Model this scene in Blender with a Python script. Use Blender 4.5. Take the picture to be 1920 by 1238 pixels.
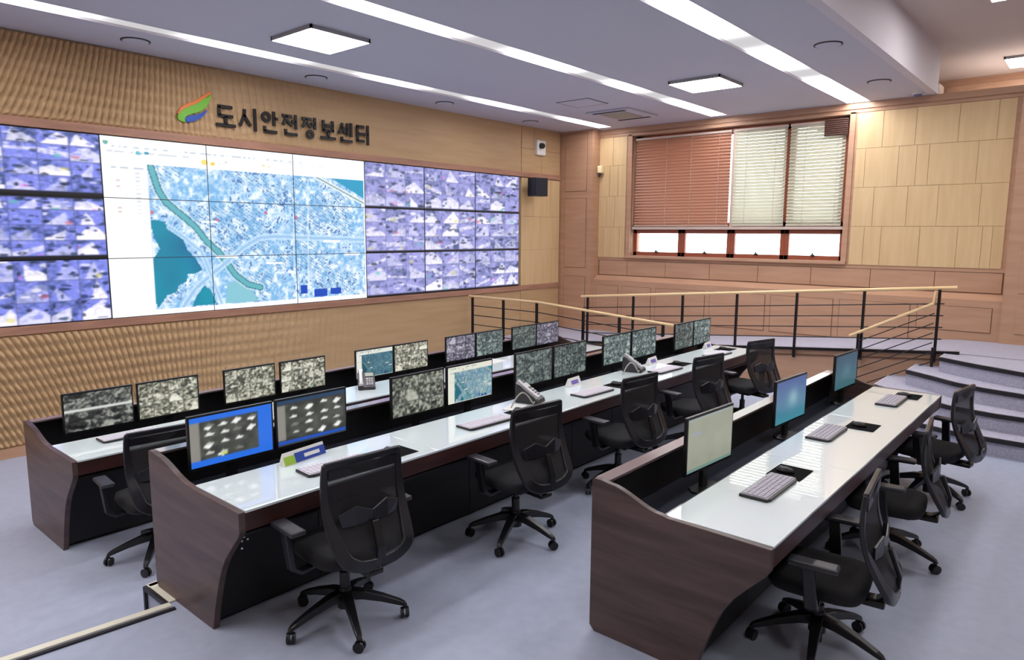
import bpy, math, random
import numpy as np
from mathutils import Vector, Matrix
random.seed(7); rng = np.random.default_rng(11)
SC = bpy.context.scene
for o in list(bpy.data.objects): bpy.data.objects.remove(o)
COL = SC.collection
# ------------------------------------------------------------------ camera, world, exposure
right = Vector((0.651028898638162, -0.7590343732321397, 0.005309744821983791))
up = Vector((0.10040982681311068, 0.09305172023928752, 0.9905853037673589))
fwd = Vector((0.7523823760677432, 0.6443665087608156, -0.1367938689052069))
cam = bpy.data.cameras.new('camera'); cam.sensor_width = 36; cam.lens = 36*1307.766/1920; cam.clip_start = 0.05
co = bpy.data.objects.new('camera', cam); COL.objects.link(co)
m = Matrix((right, up, -fwd)).transposed().to_4x4(); m.translation = (0, 0, 2.1); co.matrix_world = m
SC.camera = co
SC.view_settings.view_transform = 'Standard'; SC.view_settings.look = 'None'
SC.view_settings.gamma = 1; SC.view_settings.use_curve_mapping = False
SC.view_settings.exposure = 0.0
W_ = bpy.data.worlds.new('world'); SC.world = W_; W_.use_nodes = True
W_.node_tree.nodes['Background'].inputs[0].default_value = (0.86, 0.94, 1.0, 1)
W_.node_tree.nodes['Background'].inputs[1].default_value = 5.5
E_STRIP, E_PANEL = 18.0, 24.0     # lamp diffuser strengths
E_WALLSCREEN, E_DESKSCREEN = 1.15, 1.0

# ------------------------------------------------------------------ colour / material helpers
def lin(c):
    return tuple(((v/255)/12.92 if v/255 <= .04045 else ((v/255+.055)/1.055)**2.4) for v in c)
def rgba(c): return (*lin(c), 1)
def mat(name, c, rough=.5, metal=0, spec=.5, coat=0, coatr=.05):
    m = bpy.data.materials.new(name); m.use_nodes = True
    b = m.node_tree.nodes['Principled BSDF']
    b.inputs['Base Color'].default_value = rgba(c); b.inputs['Roughness'].default_value = rough
    b.inputs['Metallic'].default_value = metal; b.inputs['Specular IOR Level'].default_value = spec
    b.inputs['Coat Weight'].default_value = coat; b.inputs['Coat Roughness'].default_value = coatr
    return m
def noisy(m, c1, c2, scale=(1, 1, 1), nscale=5, detail=4, bump=0, contrast=(.35, .65), dist=0):
    """mix two colours by object-space noise (stretched by scale) and optionally bump"""
    nt = m.node_tree; N = nt.nodes; L = nt.links; b = N['Principled BSDF']
    tc = N.new('ShaderNodeTexCoord'); mp = N.new('ShaderNodeMapping'); mp.inputs['Scale'].default_value = scale
    no = N.new('ShaderNodeTexNoise'); no.inputs['Scale'].default_value = nscale; no.inputs['Detail'].default_value = detail
    no.inputs['Distortion'].default_value = dist
    cr = N.new('ShaderNodeValToRGB'); cr.color_ramp.elements[0].position = contrast[0]; cr.color_ramp.elements[1].position = contrast[1]
    cr.color_ramp.elements[0].color = rgba(c1); cr.color_ramp.elements[1].color = rgba(c2)
    L.new(tc.outputs['Object'], mp.inputs[0]); L.new(mp.outputs[0], no.inputs['Vector'])
    L.new(no.outputs[0], cr.inputs[0]); L.new(cr.outputs[0], b.inputs['Base Color'])
    if bump:
        bp = N.new('ShaderNodeBump'); bp.inputs['Strength'].default_value = bump; bp.inputs['Distance'].default_value = .002
        L.new(no.outputs[0], bp.inputs['Height']); L.new(bp.outputs[0], b.inputs['Normal'])
    return m
def emis(name, c, s):
    m = bpy.data.materials.new(name); m.use_nodes = True; nt = m.node_tree; nt.nodes.remove(nt.nodes['Principled BSDF'])
    e = nt.nodes.new('ShaderNodeEmission'); e.inputs[0].default_value = rgba(c); e.inputs[1].default_value = s
    nt.links.new(e.outputs[0], nt.nodes['Material Output'].inputs[0]); return m
def screen_mat(name, s, coat=.3):
    m = bpy.data.materials.new(name); m.use_nodes = True; nt = m.node_tree; b = nt.nodes['Principled BSDF']
    a = nt.nodes.new('ShaderNodeAttribute'); a.attribute_name = 'picture'
    b.inputs['Base Color'].default_value = (.01, .01, .012, 1); b.inputs['Roughness'].default_value = coat
    nt.links.new(a.outputs['Color'], b.inputs['Emission Color']); b.inputs['Emission Strength'].default_value = s
    return m
M = {}
M['ceil'] = mat('ceiling_paint', (194, 194, 208), .8)
M['fascia'] = mat('fascia_paint', (208, 202, 210), .7)
M['ceil_warm'] = mat('upper_ceiling_paint', (200, 188, 182), .8)
M['floor'] = noisy(mat('vinyl_floor', (150, 158, 180), .42), (164, 172, 194), (172, 180, 201), (1, 1, 1), 14, 8, .15, (.3, .7))
M['carpet'] = noisy(mat('grey_carpet', (170, 170, 190), .9), (160, 160, 178), (182, 180, 196), (1, 1, 1), 60, 4, .3)
M['nosing'] = mat('black_nosing', (25, 24, 30), .5)
M['nosing_cream'] = mat('cream_nosing', (225, 222, 205), .5)
M['oak'] = noisy(mat('oak_veneer', (200, 165, 120), .5), (184, 152, 112), (192, 160, 120), (.6, 6, 6), 3, 6)
M['oak_wall'] = noisy(mat('oak_wall_veneer', (200, 165, 120), .55), (184, 152, 112), (192, 160, 120), (.5, 5, 5), 3, 6)
M['birch'] = noisy(mat('birch_panel', (222, 192, 142), .5), (208, 178, 132), (216, 187, 142), (6, 6, .6), 2.2, 6)
M['cherry'] = noisy(mat('cherry_panel', (196, 146, 118), .5), (180, 140, 112), (190, 150, 122), (.8, .8, 7), 2, 6)
M['band'] = noisy(mat('reddish_band', (170, 125, 104), .5), (158, 116, 96), (180, 134, 112), (.6, 5, 5), 3, 5)
M['seam'] = mat('dark_seam', (110, 78, 58), .7)
M['redwood'] = mat('red_window_wood', (150, 78, 52), .45)
M['paleframe'] = mat('pale_window_frame', (196, 178, 166), .5)
M['darkgap'] = mat('dark_reveal', (70, 45, 36), .6)
M['desk'] = noisy(mat('walnut_laminate', (80, 62, 60), .38), (62, 46, 44), (98, 78, 74), (.7, .9, 8), 1.6, 5, 0, (.3, .75), .6)
M['deskred'] = noisy(mat('dark_red_walnut', (56, 30, 28), .4), (46, 24, 24), (70, 38, 34), (.7, 6, 8), 2, 5)
M['ledge'] = mat('lightened_walnut_ledge', (122, 102, 104), .3, coat=.6, coatr=.06)  # dark walnut, base colour lightened to carry the reflected sheen
M['ledge'].node_tree.nodes['Principled BSDF'].inputs['Coat IOR'].default_value = 2.4; M['ledge'].node_tree.nodes['Principled BSDF'].inputs['Coat Weight'].default_value = 1
M['black'] = mat('matt_black_laminate', (16, 15, 18), .5)
M['blackgloss'] = mat('black_trough_laminate', (46, 50, 62), .22)
M['glass'] = mat('white_back_painted_glass', (230, 243, 246), .3, coat=1, coatr=.008)
M['glass'].node_tree.nodes['Principled BSDF'].inputs['Coat IOR'].default_value = 2.25
M['blackmetal'] = mat('black_steel', (22, 20, 22), .4, .3)
M['rail'] = mat('pale_beech_handrail', (232, 200, 150), .35)
M['chair'] = mat('black_nylon', (22, 22, 27), .33)
M['chairgrey'] = mat('charcoal_nylon', (31, 32, 38), .3)
M['fabric'] = mat('black_seat_fabric', (24, 24, 28), .9)
M['seatless'] = mat('black_pad_cloth', (16, 16, 18), .95, spec=.1)
M['pad'] = mat('armrest_rubber', (46, 47, 54), .36)
M['chrome'] = mat('chrome_ring', (190, 190, 190), .25, .9)
M['plastic'] = mat('black_plastic', (18, 18, 20), .35)
M['kbd'] = mat('silver_grey_keys', (176, 172, 184), .5)
M['kbdw'] = mat('pale_keys', (214, 210, 220), .5)
M['phone'] = mat('phone_grey_plastic', (44, 42, 48), .4)
M['silver'] = mat('silver_plastic', (170, 168, 172), .35, .3)
M['white'] = mat('white_plastic', (232, 232, 228), .45)
M['blue'] = mat('blue_print', (38, 72, 168), .4)
M['green'] = mat('green_print', (160, 200, 70), .4)
M['violet'] = mat('violet_print', (120, 110, 190), .4)
M['cream'] = mat('cream_plastic', (238, 226, 180), .4)
M['ink'] = mat('black_acrylic_letter', (14, 10, 10), .4)
M['lorange'] = mat('orange_acrylic', (226, 120, 40), .4)
M['lgreen'] = mat('green_acrylic', (110, 186, 40), .4)
M['lblue'] = mat('blue_acrylic', (26, 78, 176), .4)
M['vent'] = mat('vent_grey', (150, 150, 140), .6)
M['ventdark'] = mat('vent_slot', (40, 38, 38), .7)
M['lampbox'] = mat('lamp_housing', (150, 150, 154), .5)
M['panel_lamp'] = emis('panel_lamp_diffuser', (255, 252, 250), E_PANEL)
M['wscreen'] = screen_mat('wall_screen_picture', E_WALLSCREEN, .45)
M['dscreen'] = screen_mat('desk_screen_picture', E_DESKSCREEN, .3)
M['bezel'] = mat('black_bezel', (14, 14, 16), .4)
M['thinbezel'] = mat('grey_screen_edge', (60, 64, 74), .4)
# chair mesh weave : real see-through weave as part-transparent cloth
def weave():
    m = mat('chair_mesh_weave', (26, 26, 30), .8); nt = m.node_tree; N = nt.nodes; L = nt.links
    t = N.new('ShaderNodeBsdfTransparent'); mx = N.new('ShaderNodeMixShader'); mx.inputs[0].default_value = .9
    L.new(t.outputs[0], mx.inputs[1]); L.new(N['Principled BSDF'].outputs[0], mx.inputs[2]); L.new(mx.outputs[0], N['Material Output'].inputs[0])
    return m
M['weave'] = weave()
def thin_glass():
    m = bpy.data.materials.new('window_glass'); m.use_nodes = True; nt = m.node_tree; N = nt.nodes; L = nt.links
    N.remove(N['Principled BSDF']); t = N.new('ShaderNodeBsdfTransparent'); g = N.new('ShaderNodeBsdfGlossy'); g.inputs['Roughness'].default_value = .02
    mx = N.new('ShaderNodeMixShader'); mx.inputs[0].default_value = .06
    L.new(t.outputs[0], mx.inputs[1]); L.new(g.outputs[0], mx.inputs[2]); L.new(mx.outputs[0], N['Material Output'].inputs[0]); return m
M['pane'] = thin_glass()
def slat_mat(name, c, trans):
    m = mat(name, c, .5); nt = m.node_tree; N = nt.nodes; L = nt.links
    t = N.new('ShaderNodeBsdfTranslucent'); t.inputs[0].default_value = rgba(c); mx = N.new('ShaderNodeMixShader'); mx.inputs[0].default_value = trans
    L.new(N['Principled BSDF'].outputs[0], mx.inputs[1]); L.new(t.outputs[0], mx.inputs[2]); L.new(mx.outputs[0], N['Material Output'].inputs[0]); return m
M['slat_white'] = slat_mat('white_slats', (212, 209, 192), .36)
M['slat_brown'] = slat_mat('brown_slats', (168, 120, 96), .0)
def strip_mat():
    m = bpy.data.materials.new('strip_lamp_diffuser'); m.use_nodes = True; nt = m.node_tree; N = nt.nodes; L = nt.links
    N.remove(N['Principled BSDF'])
    e = N.new('ShaderNodeEmission'); e.inputs[0].default_value = rgba((255, 252, 255))
    a = N.new('ShaderNodeAttribute'); a.attribute_name = 'tube'
    mu = N.new('ShaderNodeMath'); mu.operation = 'MULTIPLY'; mu.inputs[1].default_value = E_STRIP
    L.new(a.outputs['Fac'], mu.inputs[0]); L.new(mu.outputs[0], e.inputs[1]); L.new(e.outputs[0], N['Material Output'].inputs[0]); return m
M['strip'] = strip_mat()

# ------------------------------------------------------------------ geometry helpers
class MB:
    def __init__(s): s.v = []; s.f = []
    def add(s, vs, fs):
        n = len(s.v); s.v += [tuple(v) for v in vs]; s.f += [tuple(n+i for i in f) for f in fs]; return s
    def box(s, x0, x1, y0, y1, z0, z1, mtx=None):
        vs = [Vector((x, y, z)) for z in (z0, z1) for y in (y0, y1) for x in (x0, x1)]
        if mtx: vs = [mtx @ v for v in vs]
        return s.add(vs, [(0, 2, 3, 1), (4, 5, 7, 6), (0, 1, 5, 4), (2, 6, 7, 3), (0, 4, 6, 2), (1, 3, 7, 5)])
    def cbox(s, c, d, rx=0, ry=0, rz=0):
        mt = Matrix.Translation(c) @ Matrix.Rotation(rz, 4, 'Z') @ Matrix.Rotation(ry, 4, 'Y') @ Matrix.Rotation(rx, 4, 'X')
        return s.box(-d[0]/2, d[0]/2, -d[1]/2, d[1]/2, -d[2]/2, d[2]/2, mt)
    def tube(s, pts, r, n=8, cap=True):
        P = [Vector(p) for p in pts]; R = r if isinstance(r, (list, tuple)) else [r]*len(P)
        vs = []; prev = None
        for i, p in enumerate(P):
            t = (P[min(i+1, len(P)-1)] - P[max(i-1, 0)]).normalized()
            if prev is None: a = Vector((0, 0, 1)) if abs(t.z) < .9 else Vector((1, 0, 0)); u = t.cross(a).normalized()
            else: u = (prev - t*prev.dot(t)).normalized()
            prev = u; w = t.cross(u)
            for k in range(n):
                an = 2*math.pi*k/n; vs.append(p + (u*math.cos(an) + w*math.sin(an))*R[i])
        fs = [(i*n+k, i*n+(k+1) % n, (i+1)*n+(k+1) % n, (i+1)*n+k) for i in range(len(P)-1) for k in range(n)]
        if cap: fs += [tuple(range(n))[::-1], tuple((len(P)-1)*n+k for k in range(n))]
        return s.add(vs, fs)
    def sweep(s, pts, nrm, w, t):
        """rectangular section along pts; w across, t along nrm"""
        P = [Vector(p) for p in pts]; vs = []
        for i, p in enumerate(P):
            T = (P[min(i+1, len(P)-1)] - P[max(i-1, 0)]).normalized()
            N = Vector(nrm if not isinstance(nrm, list) else nrm[i]); N = (N - T*N.dot(T)).normalized(); S = T.cross(N)
            ww = w[i] if isinstance(w, list) else w; tt = t[i] if isinstance(t, list) else t
            vs += [p + S*ww/2 + N*tt/2, p - S*ww/2 + N*tt/2, p - S*ww/2 - N*tt/2, p + S*ww/2 - N*tt/2]
        fs = [(i*4+k, i*4+(k+1) % 4, (i+1)*4+(k+1) % 4, (i+1)*4+k) for i in range(len(P)-1) for k in range(4)]
        fs += [(3, 2, 1, 0), tuple((len(P)-1)*4+k for k in range(4))]
        return s.add(vs, fs)
    def prism(s, poly, axis, a, b):
        """polygon in the other two axes, extruded along axis from a to b"""
        n = len(poly)
        def P(u, v, w): return {'x': (w, u, v), 'y': (u, w, v), 'z': (u, v, w)}[axis]
        vs = [P(u, v, a) for u, v in poly] + [P(u, v, b) for u, v in poly]
        fs = [tuple(range(n)), tuple(range(2*n-1, n-1, -1))] + [(i, (i+1) % n, n+(i+1) % n, n+i) for i in range(n)]
        return s.add(vs, fs)
    def cyl(s, c, r, z0, z1, n=20, r2=None):
        c = Vector(c); return s.tube([(c.x, c.y, z0), (c.x, c.y, z1)], [r, r if r2 is None else r2], n)
    def ring(s, c, r0, r1, h, n=28, axis='z'):
        vs = []; 
        for rr, hh in ((r0, 0), (r1, 0), (r1, h), (r0, h)):
            for k in range(n):
                a = 2*math.pi*k/n; u, v = rr*math.cos(a), rr*math.sin(a)
                vs.append((c[0]+u, c[1]+v, c[2]+hh) if axis == 'z' else (c[0]+u, c[1]+hh, c[2]+v))
        fs = [(j*n+k, j*n+(k+1) % n, ((j+1) % 4)*n+(k+1) % n, ((j+1) % 4)*n+k) for j in range(4) for k in range(n)]
        return s.add(vs, fs)
    def build(s, name, m, parent=None, bevel=0, smooth=False, loc=None):
        me = bpy.data.meshes.new(name); me.from_pydata(s.v, [], s.f); me.materials.append(m)
        bmfix(me)
        if smooth:
            for p in me.polygons: p.use_smooth = True
        o = bpy.data.objects.new(name, me); COL.objects.link(o)
        if loc: o.location = loc
        if parent: o.parent = parent
        if bevel:
            b = o.modifiers.new('bevel', 'BEVEL'); b.width = bevel; b.segments = 2; b.limit_method = 'ANGLE'; b.angle_limit = math.radians(40)
        return o
import bmesh
def bmfix(me):
    bm = bmesh.new(); bm.from_mesh(me); bmesh.ops.recalc_face_normals(bm, faces=bm.faces); bm.to_mesh(me); bm.free()
def sm(o, ang=35):
    for p in o.data.polygons: p.use_smooth = True
    try: o.data.set_sharp_from_angle(angle=math.radians(ang))
    except Exception: pass
    return o
def thing(name, label, cat, loc=(0, 0, 0), rz=0, group=None):
    o = bpy.data.objects.new(name, None); COL.objects.link(o); o.empty_display_size = .1
    o.location = loc; o.rotation_euler = (0, 0, rz); o['label'] = label; o['category'] = cat
    if group: o['group'] = group
    return o
def tag(o, label, cat, group=None):
    o['label'] = label; o['category'] = cat
    if group: o['group'] = group
    return o
def struct(o): o['kind'] = 'structure'; return o
def dup(root, loc, rz=0, label=None, name=None):
    def cp(o, par):
        c = o.copy(); COL.objects.link(c)
        if par: c.parent = par
        for ch in [x for x in ALL_CH(o)]: cp(ch, c)
        return c
    r = cp(root, None); r.location = loc; r.rotation_euler = (0, 0, rz)
    if label: r['label'] = label
    return r
def ALL_CH(o): return list(o.children)

# ------------------------------------------------------------------ room shell
YW, XW, ZC, ZL = 8.355, 11.46, 4.05, -0.2
X0, Y0 = -3.0, -3.6
# floors: upper level (z 0) and the lower level along the video wall (z -0.2)
f = MB(); f.prism([(X0, Y0), (13.7, Y0), (13.7, 4.21), (1.56, 4.21), (1.56, 3.90), (X0, 4.44)], 'z', -.2, 0)
struct(f.build('floor', M['floor']))
f = MB(); f.box(X0, 11.6, 3.5, YW+.1, -.3, ZL); struct(f.build('floor.001', M['floor']))
def edge_strip(a, b, w=.05, name='trim_1'):
    a = Vector(a); b = Vector(b); d = (b-a).normalized(); s = Vector((-d.y, d.x, 0))
    mb = MB(); mb.sweep([a, b], (0, 0, 1), w, .012); o = mb.build(name, M['nosing_cream'], bevel=.003); struct(o)
    return o
e1 = edge_strip((X0, 4.415, .004), (1.56, 3.875, .004))
q = MB(); q.sweep([(X0, 4.355, .004), (1.56, 3.815, .004)], (0, 0, 1), .022, .014); q.build('groove', M['nosing'], e1)
e2 = edge_strip((1.60, 3.9, .004), (1.60, 4.2, .004), .07, 'trim_2')
q = MB(); q.sweep([(1.552, 3.9, -.006), (1.552, 4.2, -.006)], (0, 0, 1), .02, .026); q.sweep([(1.552, 4.2, -.19), (1.552, 4.2, .0)], (1, 0, 0), .02, .02); q.build('edge', M['nosing'], e2)
edge_strip((1.56, 4.185, .004), (8.6, 4.185, .004), .05, 'trim_3')

# video wall: backing + relief panels + plain veneer + band
w = MB(); w.box(X0, XW+.2, YW+.03, YW+.2, -.3, 4.7); struct(w.build('wall_front', M['oak_wall']))
def relief(name, x0, x1, z0, z1, nx, nz):
    xs = np.linspace(x0, x1, nx); zs = np.linspace(z0, z1, nz); X, Z = np.meshgrid(xs, zs)
    dz = np.abs(Z-2.1); s = .75*np.clip((3.9-X)/1.9, -.15, 1.6)
    u = (X - s*dz)/.098
    fade = np.clip((6.6-X)/3.6, 0, 1)**1.3*np.clip((Z-z0)/.03, 0, 1)*np.clip((z1-Z)/.03, 0, 1)
    H = .046*(np.abs(np.sin(np.pi*u))**.8*(.80+.20*np.sin(2*np.pi*Z/.118)))*fade
    v = np.stack([X.ravel(), (YW+.012-H).ravel(), Z.ravel()], 1)
    idx = np.arange(nx*nz).reshape(nz, nx)
    fs = np.stack([idx[:-1, :-1].ravel(), idx[:-1, 1:].ravel(), idx[1:, 1:].ravel(), idx[1:, :-1].ravel()], 1)
    me = bpy.data.meshes.new(name); me.from_pydata(v.tolist(), [], fs.tolist()); me.materials.append(M['oak_wall'])
    for p in me.polygons: p.use_smooth = True
    o = bpy.data.objects.new(name, me); COL.objects.link(o); return struct(o)
def solid(name, m, *b, bevel=0):
    mb = MB(); mb.box(*b); return struct(mb.build(name, m, bevel=bevel))
relief('wall_front.001', 1.3, 6.7, 3.222, ZC, 1150, 120)
solid('wall_front.004', M['oak_wall'], 6.7, 10.0, YW+.012, YW+.03, 3.222, ZC); solid('wall_front.005', M['oak_wall'], 6.7, 10.0, YW+.012, YW+.03, -.1, 1.06)
relief('wall_front.002', 1.3, 6.7, -.1, 1.06, 1150, 160)
solid('trim_4', M['band'], X0, 11.17, YW-.02, YW+.03, 3.135, 3.225, bevel=.003)
solid('trim_5', M['band'], X0, 11.17, YW-.02, YW+.03, 1.055, 1.14, bevel=.003)
solid('baseboard_front', M['cherry'], X0, 11.17, YW-.015, YW+.03, ZL, -.09, bevel=.003)
# wall right of the screens: veneer blocks in courses
def courses(name, m, axis, a0, a1, rows, plane, cuts, depth=.012, gap=.004):
    """blocks in rows; axis 'x' -> wall in xz at y=plane ; 'y' -> wall in yz at x=plane (faces -x)"""
    mb = MB()
    for r, (z0, z1) in enumerate(rows):
        c = [a0] + [a0+(a1-a0)*t for t in cuts[r % len(cuts)]] + [a1]
        for i in range(len(c)-1):
            p, q2 = c[i]+gap/2, c[i+1]-gap/2
            if axis == 'x': mb.box(p, q2, plane-depth, plane, z0+gap/2, z1-gap/2)
            else: mb.box(plane-depth, plane, p, q2, z0+gap/2, z1-gap/2)
    return struct(mb.build(name, m, bevel=.002))
rw = [(1.14, 1.80), (1.80, 2.42), (2.42, 3.13)]
courses('trim_6', M['birch'], 'x', 10.0, 11.17, rw, YW+.03, [(.35, .8), (.5,), (.3, .75)], .03)
courses('trim_7', M['oak'], 'x', 10.0, 11.17, [(3.225, 3.65), (3.65, ZC)], YW+.03, [(.5,), (.3,)], .03)
solid('trim_8', M['oak'], 10.0, 11.17, YW, YW+.03, -.09, 1.055)
# corner pilaster (faces -x) between video wall and window wall
solid('wall_right', M['cherry'], 11.2, 11.8, 7.62, YW+.03, .25, ZC)
mb = MB()
for z0, z1 in ((.15, 1.28), (1.46, 2.78), (2.92, 4.0)):
    mb.box(11.188, 11.2, 7.74, 8.24, z0, z1)
struct(mb.build('trim_9', M['cherry'], bevel=.004))
mb = MB()
for z0, z1 in ((.15, 1.28), (1.46, 2.78), (2.92, 4.0)):
    mb.box(11.196, 11.2, 7.733, 8.247, z0-.007, z1+.007)
struct(mb.build('trim_10', M['seam']))
# window wall with opening y 3.17..6.90, z 1.70..3.90
WY0, WY1, WZ0, WZ1 = 3.17, 6.90, 1.71, 3.89
w = MB()
w.box(XW, XW+.35, Y0, WY0, -.2, 4.0); w.box(XW, XW+.35, WY1, 7.7, -.2, 4.2)
w.box(XW, XW+.35, WY0, WY1, -.2, WZ0); w.box(XW, XW+.35, WY0, WY1, WZ1, 4.2); w.box(XW, XW+.35, 2.05, WY0, 4.0, 4.2)
struct(w.build('wall_right.001', M['cherry']))
rows = [(1.66, 2.235), (2.235, 2.81), (2.81, 3.38), (3.38, 3.90)]
courses('trim_11', M['birch'], 'y', 1.13, 3.06, rows, XW, [(.07, .13, .28, .52, .78, .9), (.16, .42, .62, .85), (.2, .5, .58, .7, .93), (.1, .33, .6, .82)])
courses('trim_12', M['birch'], 'y', 7.02, 7.62, rows, XW, [(.2, .55, .8), (.4, .7), (.3, .6), (.5,)])
# pale reveal frame around the opening, top trim, wainscot, ledge
mb = MB(); mb.box(XW-.03, XW+.02, WY0-.08, WY0, WZ0-.03, WZ1+.03); mb.box(XW-.03, XW+.02, WY1, WY1+.09, WZ0-.03, WZ1+.03)
mb.box(XW-.03, XW+.02, WY0-.08, WY1+.09, WZ1, WZ1+.04); mb.box(XW-.06, XW+.06, WY0-.08, WY1+.09, WZ0-.05, WZ0)
struct(mb.build('trim_13', M['cherry'], bevel=.004))
solid('trim_14', M['darkgap'], XW+.12, XW+.16, WY0, WY1, 3.84, WZ1)
mb = MB(); mb.box(XW-.02, XW, 1.06, 7.62, 3.96, 4.05); mb.box(XW-.012, XW, 1.06, 7.62, 3.905, 3.945)
struct(mb.build('trim_15', M['cherry'], bevel=.003))
mb = MB(); y = 1.10
ys = [1.10, 1.9, 2.74, 3.6, 4.45, 5.3, 6.15, 6.95, 7.58]
for a, b in zip(ys[:-1], ys[1:]): mb.box(XW-.012, XW, a+.004, b-.004, 1.33, 1.60)
struct(mb.build('trim_16', M['cherry'], bevel=.002))
solid('trim_17', M['seam'], XW-.003, XW, 1.09, 7.6, 1.32, 1.61)
# projecting wainscot below the sloping ledge
mb = MB(); mb.prism([(XW-.16, -.2), (XW, -.2), (XW, 1.31), (XW-.02, 1.31), (XW-.16, 1.235)], 'y', 1.0, 7.63)
struct(mb.build('wall_right.002', M['cherry']))
mb = MB(); ys = [1.12, 2.1, 3.15, 4.2, 5.25, 6.3, 7.0, 7.58]
for a, b in zip(ys[:-1], ys[1:]): mb.box(XW-.172, XW-.16, a+.05, b-.05, .80 if a < 2 else .55, 1.13)
struct(mb.build('trim_18', M['cherry'], bevel=.004))
mb = MB()
for a, b in zip(ys[:-1], ys[1:]): mb.box(XW-.163, XW-.16, a+.043, b-.043, .793 if a < 2 else .543, 1.137)
struct(mb.build('trim_19', M['seam']))
# right pilaster / wall towards the camera side
solid('wall_right.003', M['cherry'], 11.24, 11.5, Y0, 1.06, .68, 4.0)
mb = MB()
for z0, z1 in ((.82, 1.2), (1.36, 2.7), (2.85, 3.85)):
    for a, b in ((-.9, .9), (-2.9, -1.1)): mb.box(11.228, 11.24, a, b, z0, z1)
struct(mb.build('trim_20', M['cherry'], bevel=.004))
# set-back clerestory bay above the right part of the window wall
solid('wall_right.004', M['cherry'], 13.7, 13.8, Y0, 4.2, 3.9, 4.75)
solid('trim_21', M['ceil_warm'], 11.5, 13.8, Y0, 4.2, 3.95, 4.0)
mb = MB()
for a, b in ((2.42, 4.1), (.2, 2.34), (-2.0, .12)): mb.box(13.685, 13.7, a, b, 4.33, 4.53)
struct(mb.build('trim_22', M['cherry'], bevel=.004))
solid('wall_front.003', M['cherry'], 11.5, 13.8, 4.1, 4.2, 3.95, 4.75)
# enclosing walls behind the camera
solid('wall_back', M['ceil_warm'], X0, 13.8, Y0-.1, Y0, -.3, 4.75)
solid('wall_left', M['oak_wall'], X0-.1, X0, Y0, YW+.1, -.3, 4.75)

# ceiling: dropped part (y > 2.05) with three light slots, upper part over the camera side
S1, S2, S3 = (7.19, 7.46), (5.01, 5.29), (2.90, 3.22)
mb = MB()
for a, b in ((2.15, S3[0]), (S3[1], S2[0]), (S2[1], S1[0]), (S1[1], YW+.1)): mb.box(X0, XW+.02, a, b, ZC, ZC+.12)
mb.box(11.17, XW+.02, *S1, ZC, ZC+.12); mb.box(11.24, XW+.02, *S2, ZC, ZC+.12); mb.box(11.41, XW+.02, *S3, ZC, ZC+.12)
mb.box(X0, XW, 2.2, YW+.1, ZC+.12, ZC+.16)
struct(mb.build('ceiling', M['ceil']))
solid('ceiling.001', M['ceil_warm'], X0, 13.8, Y0, 4.2, 4.63, 4.72)
solid('trim_23', M['fascia'], X0, 11.41, 2.05, 2.15, ZC-.003, 4.63)
solid('ceiling.002', M['ceil'], 11.41, XW+.02, 2.05, 2.15, ZC, ZC+.12)
def strip_light(y0, y1, x1, dims, label):
    t = thing('strip_light', label, 'ceiling light', ((X0+x1)/2, (y0+y1)/2, ZC), 0, 'long recessed strip lights')
    ox = (X0+x1)/2; oy = (y0+y1)/2
    n = 420; xs = np.linspace(X0+.02, x1-.01, n)
    v = []; fs = []
    for i, x in enumerate(xs): v += [(x-ox, y0-oy+.004, .022), (x-ox, y1-oy-.004, .022)]
    for i in range(n-1): fs.append((2*i, 2*i+1, 2*i+3, 2*i+2))
    me = bpy.data.meshes.new('diffuser'); me.from_pydata(v, [], fs); me.materials.append(M['strip'])
    at = me.attributes.new('tube', 'FLOAT', 'POINT')
    for i, x in enumerate(xs):
        k = 1.0
        for c, wd in dims: k = min(k, .036+.964*min(1, (abs(x-c)/(wd*1.35))**4.5))
        at.data[2*i].value = k; at.data[2*i+1].value = k
    o = bpy.data.objects.new('diffuser', me); COL.objects.link(o); o.parent = t
    mb = MB(); mb.box(X0-ox, x1-ox, y0-oy, y0-oy+.004, -.002, .1); mb.box(X0-ox, x1-ox, y1-oy-.004, y1-oy, -.002, .1); mb.box(X0-ox, x1-ox, y0-oy, y1-oy, .1, .11)
    mb.build('channel', M['fascia'], t)
strip_light(*S1, 11.17, [(-.9, .7), (1.1, .6), (3.05, .62), (5.25, .6), (7.2, .62), (9.4, .6)], 'long recessed strip light nearest the video wall')
strip_light(*S2, 11.24, [(-.8, .7), (1.5, .6), (3.6, .2), (5.6, .5), (7.6, .5), (9.2, .5)], 'long recessed strip light in the middle of the grey ceiling')
strip_light(*S3, 11.41, [(-1.5, .7), (1.0, .7), (3.1, .6), (5.0, .6), (7.3, .42), (9.1, .42)], 'long recessed strip light nearest the white ceiling drop')
def panel_light(x, y, z, label, s=.7):
    t = thing('panel_light', label, 'ceiling light', (x, y, z), 0, 'square ceiling panel lights')
    mb = MB(); h = s/2
    mb.box(-h, h, -h, -h+.02, -.04, 0); mb.box(-h, h, h-.02, h, -.04, 0); mb.box(-h, -h+.02, -h, h, -.04, 0); mb.box(h-.02, h, -h, h, -.04, 0)
    mb.build('housing', M['lampbox'], t)
    mb = MB(); mb.box(-h+.01, h-.01, -h+.01, h-.01, -.042, -.038); mb.build('diffuser', M['panel_lamp'], t)
panel_light(4.34, 6.28, ZC, 'square panel light above the black lettering')
panel_light(8.72, 4.2, ZC, 'square panel light between the two right strip lights')
panel_light(12.75, 1.09, 4.63, 'panel light cut by the right edge of the photo, beyond the white ceiling drop')
for x, y in ((-.2, 4.2), (-.2, 6.28)): panel_light(x, y, ZC, 'added unseen square panel light on the grey ceiling')  # unseen lamps, added to brighten the room
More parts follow.
